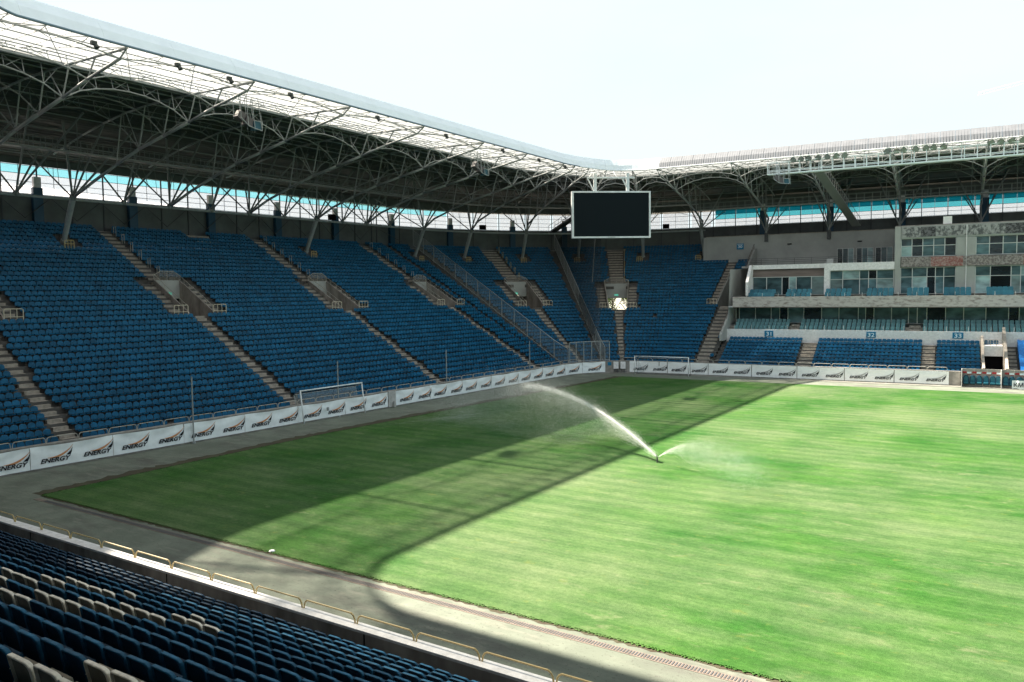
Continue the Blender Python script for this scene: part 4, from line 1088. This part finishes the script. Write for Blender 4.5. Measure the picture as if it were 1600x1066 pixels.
# fan struts at the ring beam
for j, s in enumerate(MN):
    fs2 = MB(); r_ = root(s); L1 = (MN[j + 1] - s) if j + 1 < len(MN) else 10; L0 = (s - MN[j - 1]) if j else 10
    for tgt, rad in ((RP(s + L1 * .32, 24, -.2), .11), (RP(s - L0 * .32, 24, -.2), .11), (RP(s, 23, -.2), .10), (RP(s + L1 * .25, 33, -.2), .08), (RP(s - L0 * .25, 33, -.2), .08)): fs2.tube(r_, tgt, rad, 7)
    for t in range(2):
        for sg in (-1, 1):
            p = r_ + (RP(s + sg * (L1 if sg > 0 else L0) * .25, 33, -.2) - r_) * (.3 + .2 * t); fs2.tube(p, RP(s + sg * L1 * (.12 + .1 * t), 30 + t, -.1), .03, 4)
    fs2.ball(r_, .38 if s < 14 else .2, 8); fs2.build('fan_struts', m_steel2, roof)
    if j + 1 < len(MN) and L1 > 8 and s < 13:
        sm = s + L1 / 2; f2 = MB(); q = P(sm, 27.6, 21.15)
        for tgt in (RP(sm + L1 * .22, 21, -.2), RP(sm - L1 * .22, 21, -.2), RP(sm + L1 * .3, 31, -.2), RP(sm - L1 * .3, 31, -.2)): f2.tube(q, tgt, .095, 6)
        f2.ball(q, .3, 8); f2.build('fan_struts', m_steel2, roof)
rb = MB(); ss = rsamples(-78, 13.2); rb.path([P(s, 27.6, 21.0) for s in ss], .13, 8); rb.build('ring_beam', m_steel, roof)
for sl in LEGS:
    lg = MB(); lg.tube(P(sl, 30.1, 16.4), P(sl, 27.6, 21.1), .24, 12, .30); lg.tube(P(sl, 30.2, 16.3), P(sl, 29.75, 17.1), .33, 10); lg.build('column', m_steel, roof, smooth=False)
for s in (23., 32.3, 42., 52.2):
    lg = MB(); lg.box(P(s, 27.4, 19.4), (.5, .5, 1.4), axes(s)); lg.build('column', m_steeld, roof)
# catwalk under the roof
def catwalk(s0, s1, d, z, label, mt, tall=1.15, rad=.03, step=1.05, d2=None):
    t = empty('catwalk', P((s0 + s1) / 2, d, z), label, 'walkway'); fl = MB()
    bar(fl, s0, s1, [(d - .45, z), (d + .45, z), (d + .45, z + .16), (d - .45, z + .16)]); fl.build('deck', mt, t)
    ra = MB()
    for dd in (d - .45, d + .45):
        for zz_ in (.5, tall): swept(ra, s0, s1, dd, z + zz_, rad, 5)
    ra.build('hand_rail', mt, t); ps = MB(); s = s0; n = 0
    while s < s1:
        for dd in (d - .45, d + .45): ps.tube(P(s, dd, z), P(s, dd, z + tall), rad * 1.1, 5)
        s += step / rowradius(s, d)
    ps.build('railing_posts', mt, t, 'stuff')
    hg = MB(); s = s0 + 1
    while s < s1: hg.tube(P(s, d, z + .1), P(s, d, 28.), .04, 5); s += 5.2 / rowradius(s, d)
    hg.build('hangers', mt, t, 'stuff'); return t
m_dsteel = mat('shaded_grey_steel', (.20, .215, .215), .5, .4)  # walkway steel with the roof's shade worked into its grey
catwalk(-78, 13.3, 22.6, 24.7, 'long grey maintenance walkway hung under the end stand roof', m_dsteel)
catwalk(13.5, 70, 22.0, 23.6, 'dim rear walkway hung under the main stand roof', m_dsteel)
m_wsteel = mat('white_blue_steel', (.82, .88, .90), .45, .5)
catwalk(27.7, 70, 4.6, 25.9, 'white railed walkway hung below the roof edge of the main stand', m_wsteel, 1.55, .045, 1.3)
# diagonal access stair
st_ = empty('access_stair', P(34, 10, 24), 'steep grey access stair from the rear wall up to the white walkway', 'stairs')
a_ = P(33.9, 5.2, 25.8); b_s = P(36.2, 26.5, 20.4); wv_ = axes(34)[0] * .6
mb = MB(); mb.hexa([a_ - wv_, a_ + wv_, b_s + wv_, b_s - wv_], [p + np.array([0, 0, .14]) for p in (a_ - wv_, a_ + wv_, b_s + wv_, b_s - wv_)]); mb.build('stair_flight', m_dsteel, st_)
mb = MB()
for sg in (-1, 1):
    mb.tube(a_ + wv_ * sg + (0, 0, 1.1), b_s + wv_ * sg + (0, 0, 1.1), .035, 5)
    for t in range(21): p = a_ + (b_s - a_) * t / 20 + wv_ * sg; mb.tube(p, p + (0, 0, 1.1), .025, 4)
mb.build('stair_railing', m_dsteel, st_)
st2 = empty('access_stair', P(5.6, 28, 22), 'dark access stair rising to the roof left of the scoreboard', 'stairs')
a_ = P(7.0, 31.5, 21.3); b_s = P(8.6, 14, 25.2); wv_ = axes(7)[0] * .5
mb = MB(); mb.hexa([a_ - wv_, a_ + wv_, b_s + wv_, b_s - wv_], [p + np.array([0, 0, .3]) for p in (a_ - wv_, a_ + wv_, b_s + wv_, b_s - wv_)]); mb.build('stair_flight', m_steeld, st2)
mb = MB()
for sg in (-1, 1):
    mb.tube(a_ + wv_ * sg + (0, 0, 1.3), b_s + wv_ * sg + (0, 0, 1.3), .035, 5)
    for t in range(15): p = a_ + (b_s - a_) * t / 14 + wv_ * sg; mb.tube(p, p + (0, 0, 1.3), .03, 4)
mb.build('stair_railing', m_steeld, st2)

# floodlights
fl_me = MB(); n = 10
rg = lambda r, y: [(r * math.cos(2 * PI * k / n), y, r * math.sin(2 * PI * k / n)) for k in range(n)]
rs = [rg(.16, .34), rg(.30, .20), rg(.37, .0), rg(.37, -.06)]; fl_me.add([p for r in rs for p in r], [(k * n + i, k * n + (i + 1) % n, (k + 1) * n + (i + 1) % n, (k + 1) * n + i) for k in range(3) for i in range(n)] + [tuple(range(n))])
me_h = mk('lamp_housing', fl_me, mat('floodlight_grey', (.20, .20, .20), .5, .5)); lz = MB(); lz.add(rg(.34, -.05), [tuple(range(n))[::-1]]); me_l = mk('lamp_lens', lz, mat('lens', (.24, .25, .25), .2, .6))
bkt = MB(); bkt.path([np.array(p) for p in ((-.4, 0, 0), (-.4, 0, .45), (.4, 0, .45), (.4, 0, 0))], .03, 5); bkt.tube((0, 0, .45), (0, 0, .8), .035, 5); me_b = mk('bracket', bkt, m_steel)
FL = [(30.89, 0), (31.83, 0), (32.75, 0), (33.89, 0), (34.94, 0), (35.98, 0), (36.94, 0), (41.67, 1), (42.71, 1), (43.47, 1), (44.76, 1), (45.84, 1), (46.64, 1), (47.7, 1), (52.44, 2), (53.37, 2), (54.41, 2), (55.51, 2), (56.6, 2)]
cnt = [0, 0, 0]; gn = ['left', 'middle', 'right']
for s, g_ in FL:
    cnt[g_] += 1
    t = empty('floodlight', (0, 0, 0), f'round grey floodlight, {ordw[cnt[g_] - 1]} from the left in the {gn[g_]} cluster above the white walkway', 'floodlight', f'floodlights in the {gn[g_]} cluster')
    t.matrix_basis = frame_M(s, 4.1, 27.55, random.gauss(0, .15)) @ Matrix.Rotation(.45 + random.gauss(0, .1), 4, 'X')
    link_mesh('lamp_housing', me_h, t, Matrix()); link_mesh('lamp_lens', me_l, t, Matrix()); link_mesh('bracket', me_b, t, Matrix())
# small lamps at the left roof edge
for k, s in enumerate([-61.5, -55.4, -51., -45., -34.5, -24.0, -13.2, -5, 1.5]):
    mb = MB(); a = axes(s); p = P(s, de(s) + .5, 27.55); mb.box(p + np.array([0, 0, .2]), (.36, .24, .26), a); mb.tube(p + a[0] * .1 + np.array([0, 0, .12]), p + a[0] * .16 - a[1] * .1 + np.array([0, 0, -.1]), .14, 8, .17)
    tag(mb.build('edge_lamp', mat('lamp_dark', (.05, .06, .06), .6) if k == 0 else bpy.data.materials['lamp_dark']), f'small dark lamp under the white roof edge of the end stand, {ordw[k]} from the left', 'lamp', 'small lamps under the roof edge')
m_spk = mat('speaker_grey', (.10, .095, .10), .6)
# speaker clusters
def cluster(s, d, z, label, k=.72):
    t = empty('speaker_cluster', P(s, d, z), label, 'loudspeaker'); a = axes(s)
    for j, (u, v, w_, rt, mt) in enumerate(((-.9, .2, .55, .55, m_spk), (0, 0, 0, .25, m_spk), (1.0, -.1, -.35, -.1, mat('speaker_blue', (.03, .10, .14), .5) if 'speaker_blue' not in bpy.data.materials else bpy.data.materials['speaker_blue']))):
        c, sn = math.cos(rt), math.sin(rt); ax = np.array([a[0] * c + np.array([0, 0, -sn]), a[1], a[0] * sn + np.array([0, 0, c])])
        b = MB(); b.box(P(s, d, z) + a[0] * u * k + a[1] * v * k + np.array([0, 0, w_ * k]), (.95 * k, .8 * k, 1.0 * k), ax); b.build('speaker_box', mt, t)
    f = MB(); p = P(s, d, z)
    for u, zz_ in ((-1.4, .2), (-.4, -.6), (.5, -.8), (1.5, -.9)):
        for v in (-.5, .5): f.tube(p + a[0] * u * k + a[1] * v + np.array([0, 0, zz_ * k]), p + a[0] * (u * .6 - .2) + a[1] * v + np.array([0, 0, 2.0]), .03, 5)
    f.path([p + a[0] * u * k - a[1] * .5 + np.array([0, 0, zz_ * k]) for u, zz_ in ((-1.4, .2), (-.4, -.6), (.5, -.8), (1.5, -.9), (1.5, .1), (.5, .15))], .04, 5)
    f.build('hanging_frame', m_steel, t)
cluster(-46.1, 3.0, 25.9, 'angled grey and blue speaker boxes hung below the left roof edge'); cluster(-13.8, 3.0, 25.7, 'angled speaker boxes hung under the roof left of the scoreboard'); cluster(29.7, 3.2, 25.0, 'white framed speaker box hung under the left end of the white walkway', .65)

# scoreboard
n2 = np.array([.61, -.79, 0]); n2 /= np.linalg.norm(n2); t2 = np.array([-n2[1], n2[0], 0]); c0 = np.array([-48.75, 101.0, 21.85]); W2, H2 = 11.15, 6.5; ax = np.array([t2, n2, [0, 0, 1.]])
sb = empty('scoreboard', c0, 'large blank black scoreboard with white frame hung in the far corner', 'scoreboard')
mb = MB(); mb.box(c0 - n2 * .35, (W2, .7, H2), ax); mb.build('casing', m_white, sb)
mb = MB()
for u, v, a_1, b_1 in ((0, H2 / 2 - .11, W2, .22), (0, -H2 / 2 + .11, W2, .22), (-W2 / 2 + .13, 0, .26, H2 - .44), (W2 / 2 - .11, 0, .22, H2 - .44)): mb.box(c0 + t2 * u + np.array([0, 0, v]) + n2 * .06, (a_1, .12, b_1), ax)
mb.build('frame', m_white, sb)
mb = MB(); mb.box(c0 + n2 * .02, (W2 - .5, .03, H2 - .44), ax); mb.build('screen', m_screen, sb)
bd = MB(); bd.box(c0 + n2 * .125 + np.array([0, 0, -H2 / 2 + .11]), (1.1, .01, .1), ax); bd.build('badge', m_greywall, sb)
for u in (-W2 * .20, W2 * .215):
    mb = MB(); mb.box(c0 + t2 * u - n2 * .3 + np.array([0, 0, H2 / 2 + 1.25]), (.42, .35, 2.5), ax); mb.build('hanger_post', m_white, sb)
mb = MB(); mb.tube(c0 - t2 * W2 * .3 - n2 * .3 + (0, 0, H2 / 2 + 1.9), c0 + t2 * W2 * .3 - n2 * .3 + (0, 0, H2 / 2 + 1.9), .14, 6)
for u in (-.3, .14): mb.tube(c0 + t2 * W2 * u - n2 * .3 + (0, 0, H2 / 2 + 1.9), c0 + t2 * W2 * (u + .09) - n2 * .3 + (0, 0, H2 / 2), .1, 6)
for u in (-.28, -.1, .08, .25): mb.tube(c0 + t2 * W2 * u - n2 * .3 + (0, 0, H2 / 2 + 1.9), c0 + t2 * W2 * (u * .7) - n2 * 1.5 + (0, 0, H2 / 2 + 3.0), .06, 5)
mb.build('hanger_beam', m_white, sb)

# ================================================================== banners
tv, tff = text_mesh('ENERGY', .40, .32, 1.32, .012)
tw = tv[:, 0].max(); tv[:, 0] *= 1.93 / tw
def wing():
    """curved wing drawn over the word: crescent and small dark fin (x along, z up)"""
    up = []; lo = []
    for k in range(9):
        f = k / 8; x = .45 + 1.62 * f; up.append((x, .34 + .60 * f ** 2.3)); lo.append((x - (.0 if f < .2 else .02), .31 + .60 * f ** 2.3 - .17 * math.sin(PI * min(1, f * 1.02)) * f ** .5 - .0))
    up[-1] = (2.08, 1.0); lo[-1] = (2.07, .96)
    cres = up + lo[::-1]
    fin = [(1.62, .36), (1.93, .62), (2.05, .86), (1.98, .50), (1.90, .33)]
    return cres, fin
cres, fin = wing()
def banner(s0, s1, label, group, orange, n_logo=2, first=.6, pitch=2.75, z0=.12, z1=1.56, drape=True):
    t = empty('banner', P((s0 + s1) / 2, -.05, 0), label, 'banner', group)
    nx, nz = max(4, int((s1 - s0) * 5)), 8; mb = MB(); ph = random.uniform(0, 6); vs = []
    for i in range(nx + 1):
        f = i / nx; s = s0 + .015 + (s1 - s0 - .03) * f
        sag = .055 * math.sin(PI * f) ** 2 * (1 if drape else .2)
        for j in range(nz + 1):
            g_ = j / nz; z = z0 + (z1 - sag - z0) * g_
            wr = .030 * math.sin(11 * g_ + 4.2 * math.sin(PI * f) + ph) * g_ + .014 * math.sin(14 * f + 4 * g_ + ph); wr *= 1. if drape else .45
            vs.append(P(s, -.085 + wr, z))
    mb.add(vs, [(i * (nz + 1) + j, i * (nz + 1) + j + 1, (i + 1) * (nz + 1) + j + 1, (i + 1) * (nz + 1) + j) for i in range(nx) for j in range(nz)])
    mb.build('vinyl_sheet', m_banner if orange else m_bannerf, t, smooth=True)
    for q in range(n_logo):
        sx = s0 + first + q * pitch
        if sx + 2.0 > s1 + .2: break
        lt = MB(); lt.add([P(sx + v[0], -.135 - v[2], .42 + v[1]) for v in tv], tff); lt.build('lettering', m_ink, t)
        wg = MB(); nfr = len(cres); k2 = nfr // 2
        wg.add([P(sx + x, -.135, .40 + z) for x, z in cres], [(i, i + 1, nfr - 2 - i, nfr - 1 - i) for i in range(k2 - 1)]); wg.build('wing_mark', m_orange if orange else m_greyink, t)
        fn = MB(); fn.add([P(sx + x, -.137, .40 + z) for x, z in fin], [(0, 1, 2, 3, 4)]); fn.build('fin_mark', m_ink, t)
m_greyink = mat('grey_ink', (.40, .40, .41), .5)
LB = [(-71.2, -65.8), (-65.8, -60.4), (-60.4, -55.0), (-55.0, -49.6), (-49.6, -44.2), (-44.2, -38.75), (-38.75, -33.15), (-32.1, -26.9), (-26.9, -21.6), (-21.6, -16.2), (-16.2, -10.75), (-10.75, -5.35), (-5.35, 0.05), (.1, 3.6), (3.6, 7.1)]
LBL = ['white banner with orange winged ENERGY logos at the left edge of the photo', 'second white ENERGY banner along the end wall, creased at its left seam', 'white ENERGY banner under the foot of the leftmost aisle, crossed by no pole', 'white ENERGY banner with the leftmost thin pole standing before it',
       'white ENERGY banner between the leftmost pole and the tilted goal, left half', 'white ENERGY banner just left of the tilted goal and partly behind its left post', 'white ENERGY banner behind the tilted goal, just left of the bare wall gap',
       'white ENERGY banner just right of the bare concrete gap', 'white ENERGY banner with the third thin pole at its left end', 'white ENERGY banner of the end wall behind sagging net ropes', 'white ENERGY banner of the end wall just left of the fourth pole', 'white ENERGY banner behind the far tip of the water jet', 'white ENERGY banner where the end wall starts to curve', 'white ENERGY banner on the curved corner wall, left one', 'white ENERGY banner on the curved corner wall ending at the blue plate']
for (a, b), l in zip(LB, LBL): banner(a, b, l, 'orange logo banners along the end wall', True, 1 if b - a < 4 else 2, .6 if b - a > 4 else .9)
FB = [(10.45, 15.7), (15.75, 21.2), (21.25, 26.75), (26.8, 32.25), (32.3, 37.7), (37.75, 43.1), (43.15, 48.75)]
FL_ = ['white banner with black ENERGY logos behind the left half of the far goal', 'white banner with black ENERGY logos behind the right post of the far goal', 'white banner with black ENERGY logos below the wide corner aisle', 'white banner with black ENERGY logos below the middle of the sign 31 block', 'white banner with black logos below the aisle between blocks 31 and 32', 'white banner with black ENERGY logos below the sign 32 block', 'rightmost white banner with black ENERGY logos beside the dugout']
for (a, b), l in zip(FB, FL_): banner(a, b, l, 'black logo banners along the main stand wall', False, 2, .55, 2.75, .1, 1.6, False)

# switch cabinets in the corner gap
for k, s in enumerate((8.55, 9.55)):
    t = empty('electric_cabinet', P(s, -.35, 0), ('left', 'right')[k] + ' one of two pale grey cabinets on the corner wall gap', 'cabinet'); a = axes(s)
    b = MB(); b.box(P(s, -.3, 1.05), (.68, .35, .95), a); b.build('cabinet_body', m_white, t)
    b = MB(); b.box(P(s, -.49, 1.05), (.6, .02, .86), a); b.build('door', m_cap, t)
    b = MB()
    for u in (-.2, .2): b.tube(P(s, -.25, .57) + a[0] * u, P(s, -.25, .03) + a[0] * u * 1.3, .03, 5)
    b.tube(P(s, -.3, .3) - a[0] * .3, P(s, -.3, .12) + a[0] * .5, .03, 5); b.build('leg_stand', m_steeld, t)
b = MB(); b.box(P(7.7, -.06, 1.25), (.5, .04, .45), axes(7.7)); tag(b.build('wall_plate', m_signb), 'small blue plate on the bare wall right of the corner banner', 'plate')
b = MB(); b.box(P(-32.62, -.1, .82), (1.0, .12, 1.55), axes(-32)); b.build('bare_wall_pier', mat('pale_concrete', (.42, .42, .41), .9, var=.2, scale=3), end_stand)
b = MB(); b.box(P(-32.5, -.3, .25), (.25, .25, .4), axes(-32)); b.box(P(-32.5, -.3, .5), (.12, .12, .2), axes(-32)); tag(b.build('junction_box', m_greywall), 'small grey box on the ground at the bare wall gap', 'box')

# ================================================================== thin poles
for k, (x, y) in enumerate([(-52.75, 36.65), (-52.45, 51.5), (-52.1, 67.2), (-51.3, 83.0)]):
    mb = MB(); mb.tube((x, y, 0), (x, y, 5.05), .055, 8); mb.tube((x, y, 0), (x, y, .12), .14, 8); mb.tube((x, y, 5.05), (x, y, 5.12), .03, 6)
    tag(mb.build('net_pole', m_steel), ['thin grey pole standing far left before the end wall banners', 'thin grey pole rising behind the crossbar of the tilted goal', 'thin grey pole right of the bare wall gap before the banners', 'thin grey pole at the far end beside the water jet tip'][k], 'pole', 'thin net poles along the end wall')
mb = MB()
for (a0, z0_), (b0, z1_) in ((((-52.2, 60), 1.75), ((-52.1, 67.2), 2.0)), (((-52.1, 67.2), 2.1), ((-51.5, 78), 1.8)), (((-51.5, 78), 1.8), ((-51.3, 83), 2.2))):
    pts = []
    for t in range(15):
        f = t / 14; pts.append(np.array([a0[0] + (b0[0] - a0[0]) * f + .1, a0[1] + (b0[1] - a0[1]) * f, z0_ + (z1_ - z0_) * f - 1.0 * math.sin(PI * f)]))
    mb.path(pts, .014, 4); mb.path([p + np.array([0, 0, .25]) for p in pts], .012, 4)
tag(mb.build('net_ropes', m_steeld), 'sagging dark net ropes strung between the thin poles', 'rope')

# ================================================================== goals
def goal(origin, along, back, label, lean=0., W=7.32, H=2.44):
    along = np.array([*along, 0.]); back = np.array([*back, 0.]); o = np.array([*origin, 0.]); up = np.array([0, 0, math.cos(lean)]) + back * math.sin(lean)
    bk2 = back * math.cos(lean) - np.array([0, 0, math.sin(lean)])
    t = empty('goal', o, label, 'goal'); r = .06
    for k in (0, 1):
        mb = MB(); mb.tube(o + along * W * k, o + along * W * k + up * (H + r), r, 10); mb.build('goal_post', m_white, t, smooth=True)
    mb = MB(); mb.tube(o + up * H - along * r, o + along * (W + r) + up * H, r, 10); mb.build('crossbar', m_white, t, smooth=True)
    return t, o, along, back, up
t, o, al, bk_g, up = goal((-52.0, 46.95), (.03, .9995), (-.9995, .03), 'white training goal tilted back against the banners of the end wall', lean=.14, H=2.88)
mb = MB(); a_, b_g = o + up * 2.8 + bk_g * .9, o + up * 1.9 + bk_g * 1.0
for k in (0, 1): mb.path([o + al * 7.32 * k + up * 2.85, o + al * 7.32 * k + up * 2.5 + bk_g * .9, o + al * 7.32 * k + up * 1.2 + bk_g * .75, o + al * 7.32 * k + up * .15 + bk_g * .6], .03, 6)
mb.tube(o + up * 2.5 + bk_g * .9, o + al * 7.32 + up * 2.5 + bk_g * .9, .025, 6)
mb.tube(o + al * 2.9 + bk_g * .2 + (0, 0, .8), o + al * 2.9 + bk_g * .2 + (0, 0, 1.1), .12, 6); mb.build('rear_frame', m_steel, t)
mb = MB()
for k in range(15):
    f = k / 14; p = o + al * 7.32 * f; mb.path([p + up * 2.8, p + up * 2.4 + bk_g * .8, p + up * (1.25 - .3 * math.sin(PI * f)) + bk_g * .6], .009, 3)
mb.quad(o + up * 2.47 + bk_g * .9, o + al * 7.32 + up * 2.47 + bk_g * .9, o + al * 7.32 + up * 1.3 + bk_g * .7, o + up * 1.2 + bk_g * .7); mb.build('net', m_goalnet, t)
gd = np.array([math.cos(.07), math.sin(.07)])
t, o, al, bk_g, up = goal((-43.6, 97.3), gd, (-gd[1], gd[0]), 'white goal standing on the far path before the corner banners')
mb = MB()
for k in (0, 1): mb.path([o + al * 7.32 * k + up * 2.44, o + al * 7.32 * k + up * 2.3 + bk_g * .5, o + al * 7.32 * k + up * .05 + bk_g * 1.0], .028, 5)
mb.tube(o + up * .06 + bk_g * 1.0, o + al * 7.32 + up * .06 + bk_g * 1.0, .04, 5); mb.build('rear_frame', m_steeld, t)
mb = MB(); mb.add([o + al * .2 + up * 2.0 + bk_g * .55, o + al * 1.1 + up * .2 + bk_g * .9, o + al * .4 + up * .1 + bk_g * 1.0, o + al * .05 + up * .3 + bk_g * .9], [(0, 1, 2, 3)]); mb.build('net', m_goalnet, t)
mb = MB(); mb.box(P(14.6, -.12, 1.35), (.12, .05, .55), axes(14)); tag(mb.build('wall_bracket', m_greywall), 'short grey bracket on the wall behind the far goal', 'bracket')

# ================================================================== sprinkler
sp = empty('sprinkler', (-19.74, 47.54, .045), 'small pop up sprinkler head in the sunlit grass', 'sprinkler')
mb = MB(); mb.tube((-19.74, 47.54, .045), (-19.74, 47.54, .42), .05, 8); mb.tube((-19.74, 47.54, .40), (-19.9, 47.72, .55), .03, 6); mb.build('nozzle', m_steeld, sp)
def spray2(name, A, B, apex, n, w0, w1, fallk, size, label, tpow=1., tmax=1., core=1.):
    """drops along a ballistic arc from A to B (landing point), spreading and falling behind as they slow"""
    A = np.array(A); B = np.array(B); az = B[:2] - A[:2]; sd = np.array([-az[1], az[0]]) / np.linalg.norm(az)
    t = rng.random(n) ** tpow * tmax; x = A[:2] + az * t[:, None]; z = A[2] + 4 * (apex - A[2]) * t * (1 - t)
    wd = w0 + (w1 - w0) * np.clip(t * 1.6, 0, 1.4) ** 1.3
    g1 = rng.normal(0, 1, n); g2 = rng.normal(0, 1, n); clump = .75 + .5 * np.sin(t * 60 + 3 * np.sin(t * 17)) * rng.random(n)
    pos = np.zeros((n, 3)); pos[:, :2] = x + sd * (g1 * wd * clump)[:, None]; pos[:, 2] = z + g2 * wd * .55 * clump
    fl_ = rng.random(n) ** 1.6 * fallk * z * np.clip(t * 3, 0, 1); pos[:, 2] -= fl_; pos[:, :2] -= az[None, :] * (rng.random(n) * fl_ * .012)[:, None]
    pos[:, 2] = np.maximum(pos[:, 2], .06)
    sz = size * (.4 + 1.1 * rng.random(n))
    a = rng.normal(size=(n, 3)); a /= np.linalg.norm(a, axis=1)[:, None]; b = np.cross(a, rng.normal(size=(n, 3))); b /= np.linalg.norm(b, axis=1)[:, None]; c = np.cross(a, b)
    v = np.stack([pos + a * sz[:, None], pos - a * sz[:, None] * .5 + b * sz[:, None] * .8, pos - a * sz[:, None] * .5 - b * sz[:, None] * .8, pos + c * sz[:, None]], 1).reshape(-1, 3)
    me = bpy.data.meshes.new(name); nf = n * 4
    idx = np.arange(n)[:, None] * 4; tri = np.concatenate([idx + [0, 1, 2], idx + [0, 3, 1], idx + [1, 3, 2], idx + [2, 3, 0]], 1).reshape(-1)
    me.vertices.add(n * 4); me.vertices.foreach_set('co', v.ravel()); me.loops.add(nf * 3); me.loops.foreach_set('vertex_index', tri)
    me.polygons.add(nf); me.polygons.foreach_set('loop_start', np.arange(nf) * 3); me.polygons.foreach_set('loop_total', np.full(nf, 3)); me.update(); me.validate()
    me.materials.append(m_water); o = bpy.data.objects.new(name, me); COL.objects.link(o); o['kind'] = 'stuff'; o['label'] = label
J0 = (-19.82, 47.57, .45); J1 = (-43.3, 56.1, .1)
spray2('water_jet', J0, J1, 4.0, 30000, .02, .27, .08, .0085, 'white water jet arcing left from the sprinkler', tpow=.9, tmax=.56)
spray2('water_jet_tail', J0, J1, 4.0, 36000, .08, .75, .30, .0078, 'thinning end of the long water jet', tmax=.66)
spray2('water_mist', J0, J1, 4.0, 150000, .2, 1.9, .97, .0072, 'thin mist of drops falling below the water jet', tmax=1.0, tpow=.75)
spray2('short_water_jet', (-19.6, 47.4, .45), (-9.6, 40.0, .05), 2.3, 60000, .02, .9, .6, .0042, 'short faint water jet on the right of the sprinkler', tpow=.75, tmax=.8)

# small litter on the pitch edge
mb = MB(); mb.tube((-27.27, 22.58, .05), (-27.27, 22.58, .09), .14, 10, .11); tag(mb.build('white_marker', m_white), 'small flat white marker lying on the shaded grass near the close edge', 'marker')

# ================================================================== outside: trees and crane
def tree(x, y, h, r, label):
    t = empty('tree', (x, y, 0), label, 'tree', 'trees outside the stadium'); mb = MB(); mb.tube((x, y, 0), (x, y, h * .7), .25, 8, .1)
    for k in range(9):
        a = random.uniform(0, 2 * PI); z = h * random.uniform(.35, .7); mb.tube((x, y, z), (x + r * .8 * math.cos(a), y + r * .8 * math.sin(a), z + h * .22), .09, 5, .03)
    mb.build('trunk', m_wood, t); n = 2600; cr = MB(); cl_ = [np.array([x, y, h * .72]) + rng.normal(0, 1, 3) * (r * .45, r * .45, h * .16) for _ in range(16)]
    for k in range(n):
        c = cl_[random.randrange(16)] + rng.normal(0, 1, 3) * r * .2; a = rng.normal(size=3); a /= np.linalg.norm(a); b = np.cross(a, rng.normal(size=3)); b /= np.linalg.norm(b)
        cr.add([c + a * .22, c + b * .13, c - a * .2, c - b * .13], [(0, 1, 2, 3)])
    cr.build('crown', m_leaf, t)
for k, (dx, dd, h) in enumerate(((-1.5, 52, 13), (1.2, 60, 15), (.2, 75, 16))):
    p = P(9.5, dd); tree(p[0] + dx * 4, p[1], h, 3.2, ['leafy tree outside seen through the corner doorway, left one', 'leafy tree outside seen through the corner doorway, right one', 'taller leafy tree outside behind the corner doorway'][k])
D = 420.
def raypt(px, py, D):
    v = fw * fcam + r2 * (px - 800) + u2 * (533 - py); v.normalize(); return np.array([0, 0, camh]) + np.array(v[:]) * D
cr_ = empty('tower_crane', raypt(1700, 300, D) * np.array([1, 1, 0]), 'pale distant tower crane jib above the main stand roof', 'crane')
a_, b_c = raypt(1528, 149, D), raypt(1720, 100, D); mb = MB(); n = 34
for k in range(n):
    p, q = a_ + (b_c - a_) * k / n, a_ + (b_c - a_) * (k + 1) / n; mb.tube(p, q, .12, 3); mb.tube(p + (0, 0, 1.2), q + (0, 0, 1.2), .1, 3); mb.tube(p, q + (0, 0, 1.2), .07, 3)
mb.build('jib', mat('crane_paint', (.75, .70, .68), .6), cr_)
tw_ = raypt(1690, 110, D); mb = MB()
for dx in (-.8, .8): mb.tube((tw_[0] + dx, tw_[1], 0), (tw_[0] + dx, tw_[1], tw_[2] + 4), .18, 4)
for k in range(40): mb.tube((tw_[0] - .8, tw_[1], k * tw_[2] / 40), (tw_[0] + .8, tw_[1], (k + 1) * tw_[2] / 40), .1, 3)
mb.build('mast', bpy.data.materials['crane_paint'], cr_)
